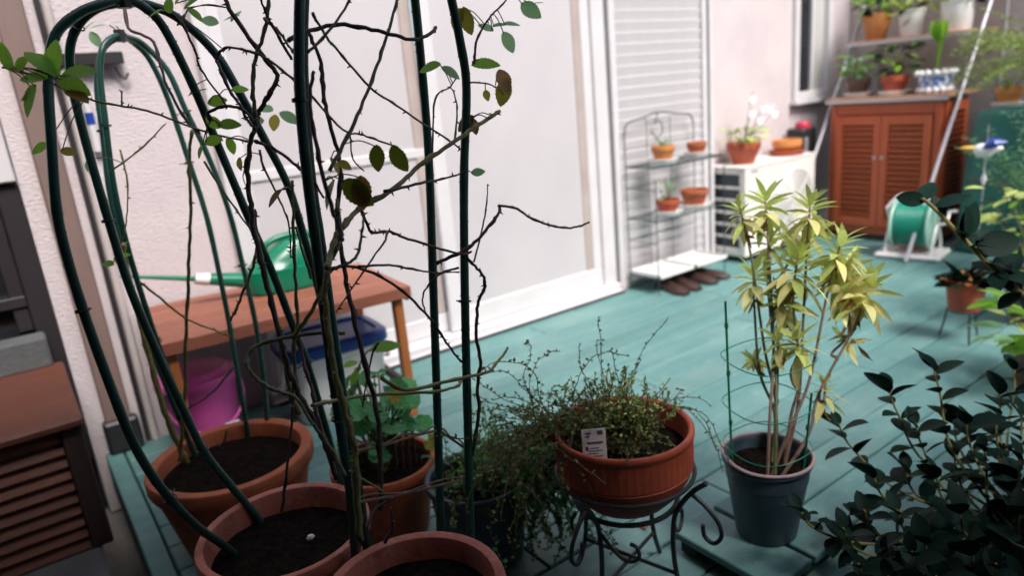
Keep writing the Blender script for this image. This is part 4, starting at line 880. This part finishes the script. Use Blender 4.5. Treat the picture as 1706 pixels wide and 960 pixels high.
# ============================================================ green covered shelf + ornaments
tp = thing('tarpaulin_cover', 'dark teal tarpaulin draped over a waist-high stack beside the cabinet', 'tarpaulin', (4.62, .9, 0))
def drape(x0, x1, y0, y1, h, n=26):
    b = MB(); ring = []
    per = [(x0+(x1-x0)*i/n, y1) for i in range(n)]
    P_ = []
    for i in range(n): P_.append((x0, y1+(y0-y1)*i/n))
    for i in range(n): P_.append((x0+(x1-x0)*i/n, y0))
    for i in range(n): P_.append((x1, y0+(y1-y0)*i/n))
    for i in range(n): P_.append((x1+(x0-x1)*i/n, y1))
    m = len(P_); cx, cy = (x0+x1)/2, (y0+y1)/2; vs = []; fs = []
    for j, (z, k_) in enumerate(((.012, 1.03), (.2, 1.025), (.45, 1.015), (.7, 1.005), (h-.05, 1.0), (h-.012, .99), (h, .965), (h+.004, .6), (h, .3))):
        for i, (x, y) in enumerate(P_):
            wv = .016*sin(i*.9+.6*sin(i*.37))*(1-min(1, z/h))+.008*sin(i*.33+z*5)
            dx, dy = (x-cx), (y-cy); L_ = math.hypot(dx, dy); vs.append((cx+dx*k_+dx/L_*wv, cy+dy*k_+dy/L_*wv, z+.004*sin(i*.7+j)))
    for j in range(8):
        for i in range(m): fs.append((j*m+i, j*m+(i+1) % m, (j+1)*m+(i+1) % m, (j+1)*m+i))
    fs.append(tuple(8*m+i for i in range(m))); return b.add(vs, fs)
drape(.0, .60, -1.4, .86, .84).build('draped_sheet', 'tarp', tp, 'all')
MB().tube(smoothpath([(-.012, .86, .45), (-.02, .4, .42), (-.018, -.2, .45), (-.012, -1.38, .43)], 6), .004, 6).build('cord', 'twine', tp, True)
pot('terracotta_pot', 'small orange pot on top of the teal tarpaulin', (4.80, 1.66, .846), .07, .115, 'terra_orange', saucer='white_glaze')
bush('small_herb', 'brownish herb in the orange pot on the teal tarpaulin', (4.80, 1.66, .94), 40, .12, .13, ['green', 'pale', 'lime'], .05)
pot('plastic_pot', 'dark blue pot on the teal tarpaulin with the feathery fern', (4.85, 1.35, .846), .08, .12, 'potblue', saucer='white_glaze')
fn = thing('feathery_fern', 'feathery yellow-green fern arching over the teal tarpaulin', 'plant', (4.85, 1.35, .95))
fm_ = MB(); fl = MB(); fl2 = MB()
for i in range(110):
    a = random.uniform(0, 2*pi); o_ = V((0, 0, 0)); d = V((cos(a)*.6, sin(a)*.7, random.uniform(.5, 1.2))).normalized(); p = o_; pts_ = [p]
    for k_ in range(24):
        d = (d+V((-.015, 0, -.05))+rdir()*.07).normalized(); p = p+d*.028; pts_.append(p)
        if k_ > 5:
            for e in range(5):
                s_ = rdir(-.4, .8); (fl if e % 2 else fl2).quad(p, s_, rdir(), random.uniform(.02, .045), .006)
    fm_.tube(pts_, .0015, 3)
fm_.build('fronds', 'leaf_fern', fn, True)['kind'] = 'stuff'; fl.build('feathery_leaves', 'leaf_fern', fn)['kind'] = 'stuff'; fl2.build('feathery_leaves', 'leaf_euph', fn)['kind'] = 'stuff'
pot('terracotta_pot', 'terracotta pot of the wispy shrub in front of the teal tarpaulin', (4.28, 1.235, 0), .11, .18, 'terra')
wf = thing('wispy_shrub', 'wispy green shrub with fine needles standing before the teal tarpaulin', 'shrub', (4.28, 1.235, .16))
fm_ = MB(); fl = MB(); fl2 = MB()
for i in range(80):
    a = random.uniform(0, 2*pi); d = V((cos(a)*.35, sin(a)*.4, 1)).normalized(); p = V((0, 0, 0)); pts_ = [p]
    for k_ in range(random.randint(14, 26)):
        d = (d+V((0, .006, -.012))+rdir()*.10).normalized(); p = p+d*.03; pts_.append(p)
        if k_ > 4:
            for e in range(4): (fl if e % 2 else fl2).quad(p, rdir(-.2, .8), rdir(), random.uniform(.02, .05), .007)
    fm_.tube(pts_, .002, 3)
fm_.build('twigs', 'stem_g', wf, True)['kind'] = 'stuff'; fl.build('needle_leaves', 'leaf_teal', wf)['kind'] = 'stuff'; fl2.build('needle_leaves', 'leaf_pale', wf)['kind'] = 'stuff'

bo_ = thing('bird_ornament', 'white and blue bird garden ornament with yellow beak on a thin stake', 'ornament', (4.02, 1.465, 0), R(115))
MB().tube([(0, .012, 0), (0, .012, .35), (0, .01, .82)], .0025, 6).build('stake', 'silver', bo_, True)
MB().tube(smoothpath([(-.07, 0, .70), (-.035, 0, .698), (0, 0, .69), (.04, 0, .70), (.06, 0, .705)], 4), [.008, .012, .016, .02, .023, .028, .033, .036, .038, .038, .036, .033, .028, .022, .016, .01, .004], 12).build('body', 'white_glaze', bo_, True)
MB().tube([(.055, 0, .705), (.085, 0, .707), (.115, 0, .709)], [.012, .010, .002], 10).build('beak', 'yellow', bo_, True)
for s_ in (-1, 1):
    MB().tube([(.01, s_*.03, .715), (-.03, s_*.045, .73), (-.08, s_*.04, .735)], [.012, .022, .004], 8).build('wing', 'blue', bo_, True)
MB().tube([(0, 0, .66), (0, 0, .58), (0, 0, .55), (0, 0, .51)], [.002, .004, .013, .003], 8).build('pendant', 'white_glaze', bo_, True)

# ============================================================ hose reel
hr = thing('hose_reel', 'white and green garden hose reel on the deck in front of the cabinet', 'hose reel', (4.40, 1.955, 0), R(-80))
b = MB(); b.box((0, 0, .018), (.36, .27, .032), .012); b.build('base', 'white_glaze', hr)
for s_ in (-1, 1):
    MB().tube(smoothpath([(s_*.125, -.11, .03), (s_*.125, -.07, .13), (s_*.125, 0, .20), (s_*.125, .07, .13), (s_*.125, .11, .03)], 5), .009, 8).build('side_frame', 'white_glaze', hr, True)
    MB().lathe([(.02, -.008), (.142, -.008), (.148, 0), (.142, .008), (.02, .008)], 36, (s_*.098, 0, .20), ax='x').build('flange', 'hosepale', hr, True)
hz = MB(); hp = []
for j in range(8):
    for i in range(24):
        a = 2*pi*i/24; hp.append((-.082+.0206*(j+i/24), .118*cos(a), .20+.118*sin(a)))
hz.tube(hp, .0115, 8); hz.build('hose', 'hose', hr, True)
MB().lathe([(.106, -.085), (.106, .085)], 30, (0, 0, .20), ax='x').build('drum', 'hose', hr, True)
MB().tube(smoothpath([(.12, 0, .20), (.165, 0, .21), (.17, .05, .26), (.17, .06, .27), (.21, .06, .275)], 4), .008, 8).build('crank', 'white_glaze', hr, True)
MB().tube(smoothpath([(-.14, -.06, .30), (-.07, -.02, .38), (.07, -.02, .36), (.14, -.06, .30)], 5), .008, 8).build('carry_handle', 'white_glaze', hr, True)
for s_ in (-1, 1): MB().tube([(s_*.14, -.06, .30), (s_*.13, 0, .20)], .008, 8).build('handle_arm', 'white_glaze', hr, True)

# ============================================================ cabinet and ladder shelf
cb = thing('louvred_cabinet', 'red-brown wooden cabinet with two louvred doors against the end wall', 'cabinet', (4.66, 1.955, 0))
c = MB(); c.span((.03, .005, .05), (.34, .70, .90)); c.build('carcass', 'wooddark', cb)
f_ = MB(); f_.span((.0, .0, .04), (.03, .045, .905)); f_.span((.0, .66, .04), (.03, .705, .905)); f_.span((.0, .045, .83), (.03, .66, .905)); f_.span((.0, .045, .04), (.03, .66, .09)); f_.build('face_frame', 'cabinet', cb)
cbp = MB(); cbp.span((.012, .01, .0), (.33, .695, .045)); cbp.build('plinth', 'wooddark', cb)
for i in range(2):
    y0 = .048+i*.3055; y1 = y0+.3025; d = MB(); d.span((-.018, y0, .094), (-.001, y0+.045, .826)); d.span((-.018, y1-.045, .094), (-.001, y1, .826)); d.span((-.018, y0+.045, .766), (-.001, y1-.045, .826)); d.span((-.018, y0+.045, .094), (-.001, y1-.045, .154))
    door = d.build('door', 'cabinet', cb)
    sl = MB().box((0, 0, 0), (.006, .2105, .029), .0015, MX.Rotation(R(-28), 3, 'Y')).mesh('slat', 'cabinet')
    for k_ in range(17): inst('slat', sl, door, MX.Translation((-.008, (y0+y1)/2, .174+k_*.0355)))
    kb = MB(); kb.lathe([(.004, .0), (.004, -.012), (.011, -.018), (.011, -.024), (0, -.026)], 12, (-.018, (y1-.022) if i == 0 else (y0+.022), .56), ax='x'); kb.build('knob', 'silver', door, True)
sp_ = MB(); sp_.span((.03, -.012, .04), (.075, .004, .905)); sp_.span((.295, -.012, .04), (.34, .004, .905)); sp_.span((.075, -.012, .83), (.295, .004, .905)); sp_.span((.075, -.012, .04), (.295, .004, .10)); sidep = sp_.build('side_panel', 'cabinet', cb)
sl = MB().box((0, 0, 0), (.22, .006, .029), .0015, MX.Rotation(R(28), 3, 'X')).mesh('slat', 'cabinet')
for k_ in range(20): inst('slat', sl, sidep, MX.Translation((.185, -.006, .12+k_*.0357)))

ls = thing('ladder_shelf', 'silver ladder-frame plant shelf leaning over the louvred cabinet', 'shelf', (4.2, 2.3, 0))
for s_ in (-1, 1):
    y = s_*.40-.0
    MB().tube([(0, y, .012), (.6*.9, y, .9), (.6*1.88, y, 1.88)], .0115, 10).build('rail', 'silver', ls, True)
    MB().tube([(1.10, y, .012), (1.11, y, 1.0), (1.125, y, 1.9)], .0135, 10).build('rear_post', 'silver', ls, True)
    for z in (.95, 1.31, 1.62): MB().tube([(.6*z-.02, y+.0, z-.028), (.6*z+.05, y, z-.028)], .017, 8).build('bracket', 'black', ls, True)
for z, xa, xb in ((.94, .44, .90), (1.30, .68, 1.08), (1.66, .93, 1.09)):
    MB().span((xa, -.385, z-.016), (xb, .385, z+.002), .003).build('shelf_board', 'shelfwood', ls)
    MB().span((xa-.012, -.385, z-.030), (xa-.001, .385, z-.012), .002).build('shelf_edge', 'silver', ls)

# shelf pots
ZL, ZU = .943, 1.303
pot('brown_pot', 'brown pot with pale foliage on the lower shelf over the cabinet', (4.80, 2.55, ZL), .075, .13, 'potbrown', saucer='white_glaze')
bush('pale_leaved_plant', 'pale grey-green plant in the brown shelf pot', (4.80, 2.55, ZL+.12), 55, .10, .16, ['pale', 'green', 'pale'], .07)
pot('terracotta_pot', 'terracotta pot with white saucer on the lower shelf over the cabinet', (4.80, 2.31, ZL), .082, .125, 'terra_red', saucer='white_glaze')
bush('dark_leaved_plant', 'dark green leafy plant in the terracotta shelf pot', (4.80, 2.31, ZL+.115), 60, .13, .20, ['dark', 'green', 'dark'], .075)
bp_ = thing('scalloped_planter', 'blue and white scalloped planter on the lower shelf over the cabinet', 'planter', (4.80, 2.065, ZL))
MB().lathe([(.075, 0), (.085, .004), (.09, .05), (.098, .12), (.10, .128), (.092, .13), (.085, .11)], 40).build('planter_body', 'bluewhite', bp_, True)
MB().lathe([(.088, .108), (0, .112)], 24).build('soil', 'soil', bp_, True)
for z, rr in ((.022, .09), (.124, .103)):
    for i in range(14):
        a = 2*pi*i/14; MB().lathe([(0, -.02), (.013, -.014), (.019, 0), (.013, .014), (0, .02)], 10, (rr*cos(a), rr*sin(a), z)).build('white_knob', 'white_glaze', bp_, True)
sf = thing('strap_leaved_plant', 'tall bright green leaf shoots in the blue and white planter', 'plant', (4.80, 2.065, ZL+.10))
for i in range(3):
    a = random.uniform(0, 6); MB().tube(smoothpath([(0, 0, 0), (.01*cos(a), .01*sin(a), .12), (.03*cos(a), .03*sin(a), .24)], 4), .006, 6).build('stem', 'leaf', sf, True)
for i in range(6):
    a = 1.05*i; inst('leaf', LEAF['green'], sf, frame((.0, .0, .20), (cos(a)*.4, sin(a)*.4, .8), (cos(a+1), sin(a), .2), .14))
pot('orange_urn', 'round-bellied orange pot on the upper shelf', (5.02, 2.56, ZU), .095, .17, 'terra_orange', rim=.02, taper=.6, rimr=1.0)
bush('bushy_plant', 'dense dark green foliage in the orange urn', (5.02, 2.56, ZU+.14), 80, .13, .13, ['green', 'dark', 'green'], .07)
pot('white_pot', 'white glazed pot with a grey motif on the upper shelf', (5.02, 2.33, ZU), .088, .165, 'white_glaze', rim=.012, taper=.8)
mo = MB(); mo.tube(smoothpath([(4.938, 2.35, ZU+.06), (4.936, 2.335, ZU+.085), (4.937, 2.325, ZU+.08), (4.939, 2.31, ZU+.105)], 4), .003, 5)
tag(mo.build('painted_motif', 'wire'), None, None); bpy.data.objects['painted_motif'].parent = bpy.data.objects['white_pot']; bpy.data.objects['painted_motif'].location = (-5.02, -2.33, -ZU)
bush('yellow_flowered_plant', 'leafy plant with yellow tips in the motif pot', (5.02, 2.33, ZU+.13), 70, .14, .13, ['green', 'lime', 'lime', 'dark'], .07)
pot('white_pot', 'plain tall white pot beside the right shelf rail', (5.02, 2.06, ZU), .10, .18, 'white_glaze', rim=.012, taper=.86)
bush('trailing_plant', 'small dark plant in the plain white pot', (5.02, 2.06, ZU+.15), 50, .11, .12, ['dark', 'green'], .07)

# ============================================================ air conditioner and its pots
ac = thing('air_conditioner_unit', 'ivory outdoor air conditioner unit with side grille beside the shutter', 'air conditioner', (3.69, 2.645, 0))
b = MB(); b.span((.0, .0, .042), (.03, .045, .60)); b.span((.0, .265, .042), (.03, .28, .60)); b.span((.0, .045, .565), (.03, .265, .60)); b.span((.0, .045, .042), (.03, .265, .09))
b.span((.03, .0, .042), (.77, .28, .60)); b.span((-.004, -.004, .601), (.774, .284, .612), .003); b.build('casing', 'acwhite', ac)
MB().span((.031-.004, .046, .091), (.0305, .264, .564), .001).build('coil', 'acgrille', ac)
for i in range(5): MB().span((.002, .046, .155+i*.079), (.02, .264, .172+i*.079), .002).build('grille_bar', 'acwhite', ac)
fan = MB(); fan.lathe([(.215, -.012), (.222, -.006), (.222, .004)], 40, (.53, -.001, .33), ax='y'); fan.build('fan_surround', 'acwhite', ac, True)
fg = MB()
for i in range(9):
    rr = .03+i*.021; fg.tube([(.53+rr*cos(a), -.016, .33+rr*sin(a)) for a in [2*pi*q/40 for q in range(40)]], .0022, 5, closed=True)
for i in range(8):
    a = pi/4*i; fg.tube([(.53, -.018, .33), (.53+.215*cos(a), -.014, .33+.215*sin(a))], .003, 5)
fg.build('fan_guard', 'acwhite', ac, True); MB().lathe([(.205, -.013), (.06, -.0135), (0, -.0135)], 40, (.53, 0, .33), ax='y').build('fan_opening', 'fangrey', ac, True)
for x in (.12, .62): MB().span((x, -.02, .0), (x+.08, .30, .041), .004).build('foot', 'slab', ac)
MB().span((.06, -.004, .575), (.12, -.0005, .583), .0005).build('badge', 'ink', ac)
pot('terracotta_pot', 'terracotta pot with white flowers on the air conditioner', (3.86, 2.78, .613), .105, .135, 'terra_red', rim=.045, taper=.66)
fp = bush('white_flowering_plant', 'plant with white blooms on the air conditioner', (3.86, 2.78, .73), 45, .15, .12, ['lime', 'green', 'lime'], .06)
for (x, y, z) in ((.05, -.02, .29), (.17, -.02, .22), (.24, -.05, .18), (.12, -.03, .15), (.27, .0, .21), (.03, -.03, .20)):
    MB().tube([(0, 0, 0), (x*.6, y*.6, z*.6), (x, y, z)], .002, 5).build('stem', 'stem_g', fp, True)
    fb = MB()
    for k_ in range(7):
        a = 2*pi*k_/7; fb.quad((x, y, z), (cos(a), -.35, sin(a)), (0, -1, 0), .045, .04)
    fb.build('blossom', 'flower', fp)
pot('terracotta_pot', 'low orange terracotta pot on the right end of the air conditioner', (4.32, 2.77, .613), .095, .10, 'terra_orange', rim=.045, taper=.72, saucer='terra_red')
sc_ = thing('tool_case', 'black and silver upright case with a red cap behind the air conditioner', 'case', (4.60, 2.82, 0))
b = MB(); b.box((0, .02, .38), (.16, .14, .76), .012); b.build('body', 'black', sc_); MB().box((-.055, -.055, .45), (.03, .012, .5), .003).build('strip', 'silver', sc_); MB().lathe([(.05, .0), (.052, .02), (.04, .04), (0, .045)], 20, (.02, .02, .76)).build('cap', 'red', sc_, True)

# ============================================================ wire rack by the shutter
rk = thing('wire_plant_rack', 'thin dark wire plant rack with arched back in front of the louvred shutter', 'plant rack', (3.14, 2.72, 0))
X0, X1, Y0, Y1 = -.28, .31, -.10, .12
for x in (X0, X1):
    for y in (Y0, Y1):
        top = 1.0 if y > 0 else .74; MB().tube([(x, y, 0), (x, y, top*.5), (x, y, top-.08)], .0032, 6).build('leg', 'wire', rk, True)
MB().tube(smoothpath([(X0, Y1, .90), (X0+.03, Y1, .96), (X0+.16, Y1, .98), (0, Y1, 1.0), (X1-.16, Y1, .98), (X1-.03, Y1, .96), (X1, Y1, .90)], 5), .0042, 6).build('arch', 'wire', rk, True)
MB().tube(smoothpath([(-.06, Y1, .90), (-.02, Y1, .86), (.03, Y1, .88), (.03, Y1, .93), (0, Y1, .955), (-.03, Y1, .94), (0, Y1, 1.0)], 4), .003, 6).build('curl', 'wire', rk, True)
for zs in (.09, .425, .72):
    sw = MB()
    for y in (Y0, Y1): sw.tube([(X0, y, zs), (X1, y, zs)], .0036, 6)
    for x in (X0, X1): sw.tube([(x, Y0, zs), (x, Y1, zs)], .0036, 6)
    for i in range(1, 7): y = Y0+(Y1-Y0)*i/7; sw.tube([(X0, y, zs), (X1, y, zs)], .002, 5)
    sw.build('shelf', 'wire', rk, True)
lt = MB()
for z in (.3, .6, .82): lt.tube([(X0, Y0 if z < .7 else Y1, z), (X0, Y1, z)], .002, 5); lt.tube([(X0, Y1, z), (X1, Y1, z)], .002, 5)
for x in (-.1, .1): lt.tube([(x, Y1, .09), (x, Y1, .97)], .002, 5)
lt.build('back_lattice', 'wire', rk, True)
for x, lab in ((-.12, 'white shallow tray on the bottom of the wire rack near the doors'), (.16, 'white shallow tray on the bottom of the wire rack near the air conditioner')):
    t = MB((0, 0, 0)); t.box((0, 0, .006), (.29, .24, .010), .003); t.box((0, -.118, .014), (.31, .006, .02)); t.box((0, .118, .014), (.31, .006, .02)); t.box((-.152, 0, .014), (.006, .228, .02)); t.box((.152, 0, .014), (.006, .228, .02))
    o = t.build('shallow_tray', 'white_glaze'); o.location = (3.14+x, 2.725, .0945); tag(o, lab, 'tray')
RP = [('small orange terracotta pot with sprouts on the top of the wire rack', (3.03, 2.71, .7245), .066, .10, 'terra_orange', 14), ('smallest empty terracotta pot on the top of the wire rack', (3.33, 2.72, .7245), .058, .085, 'terra', 0),
      ('terracotta pot with a green shoot on the middle of the wire rack', (3.045, 2.70, .4295), .068, .09, 'terra_red', 22), ('wide empty terracotta pot on the middle of the wire rack', (3.29, 2.71, .4295), .082, .11, 'terra', 0)]
for i, (lab, loc, r_, h_, m_, nl) in enumerate(RP):
    pot('terracotta_pot', lab, loc, r_, h_, m_, rim=.026, taper=.7, saucer='white_glaze', n=32)
    if nl: bush('seedling', ('pale sprouts in the small orange rack pot', '', 'tall green seedling in the terracotta rack pot')[i], (loc[0], loc[1], loc[2]+h_-.02), nl, .05, (.06 if i == 0 else .15), ['green', 'pale'], .04)
# shoes under the rack
def shoe(label, loc, rz):
    t = thing('shoe', label, 'shoe', loc, rz, 'dark shoes under the wire rack')
    b = MB(); secs = []
    for (x, hw_, z1) in ((-.125, .025, .03), (-.11, .033, .055), (-.06, .036, .06), (0, .036, .05), (.06, .045, .042), (.10, .042, .036), (.13, .022, .024)): secs.append((x, hw_, z1))
    vs = []; fs = []; n = 12
    for x, hw_, z1 in secs:
        for k_ in range(n):
            a = 2*pi*k_/n; vs.append((x, hw_*cos(a), .012+(z1-.012)*max(0, sin(a))))
    for j in range(len(secs)-1):
        for k_ in range(n): fs.append((j*n+k_, (j+1)*n+k_, (j+1)*n+(k_+1) % n, j*n+(k_+1) % n))
    fs.append(tuple(range(n))); fs.append(tuple((len(secs)-1)*n+k_ for k_ in range(n))[::-1])
    b.add(vs, fs); b.build('upper', 'shoe', t, True)
    s2 = MB(); s2.tube([(x, 0, .006) for x, hw_, z1 in secs], [.003]*7, 4)
    so = MB(); P_ = [(x, hw_+.003) for x, hw_, z1 in secs]; ring = P_+[(x, -h__) for x, h__ in P_[::-1]]; m_ = len(ring)
    so.add([(x, y, 0) for x, y in ring]+[(x, y, .014) for x, y in ring], [tuple(range(m_))[::-1], tuple(m_+i for i in range(m_))]+[(i, (i+1) % m_, m_+(i+1) % m_, m_+i) for i in range(m_)]); so.build('sole', 'black', t)
for x, y, a, lab in ((2.98, 2.63, -100, 'dark brown shoe under the rack next to the door sill'), (3.08, 2.635, -95, 'dark shoe second from the door sill under the rack'), (3.22, 2.64, -85, 'brown shoe under the tray close to the air conditioner'), (3.33, 2.65, -75, 'dark shoe under the rack touching the air conditioner side')):
    shoe(lab, (x, y, .0), R(a))

# small litter on the deck
for (x, y, a, lab) in ((1.22, 1.20, 30, 'small broken terracotta shard on the deck under the scroll stand'),):
    o = MB().box((0, 0, 0), (.032, .018, .006), .002).build('pot_shard', 'terra_pink'); o.location = (x, y, .004); o.rotation_euler[2] = R(a); tag(o, lab, 'shard')
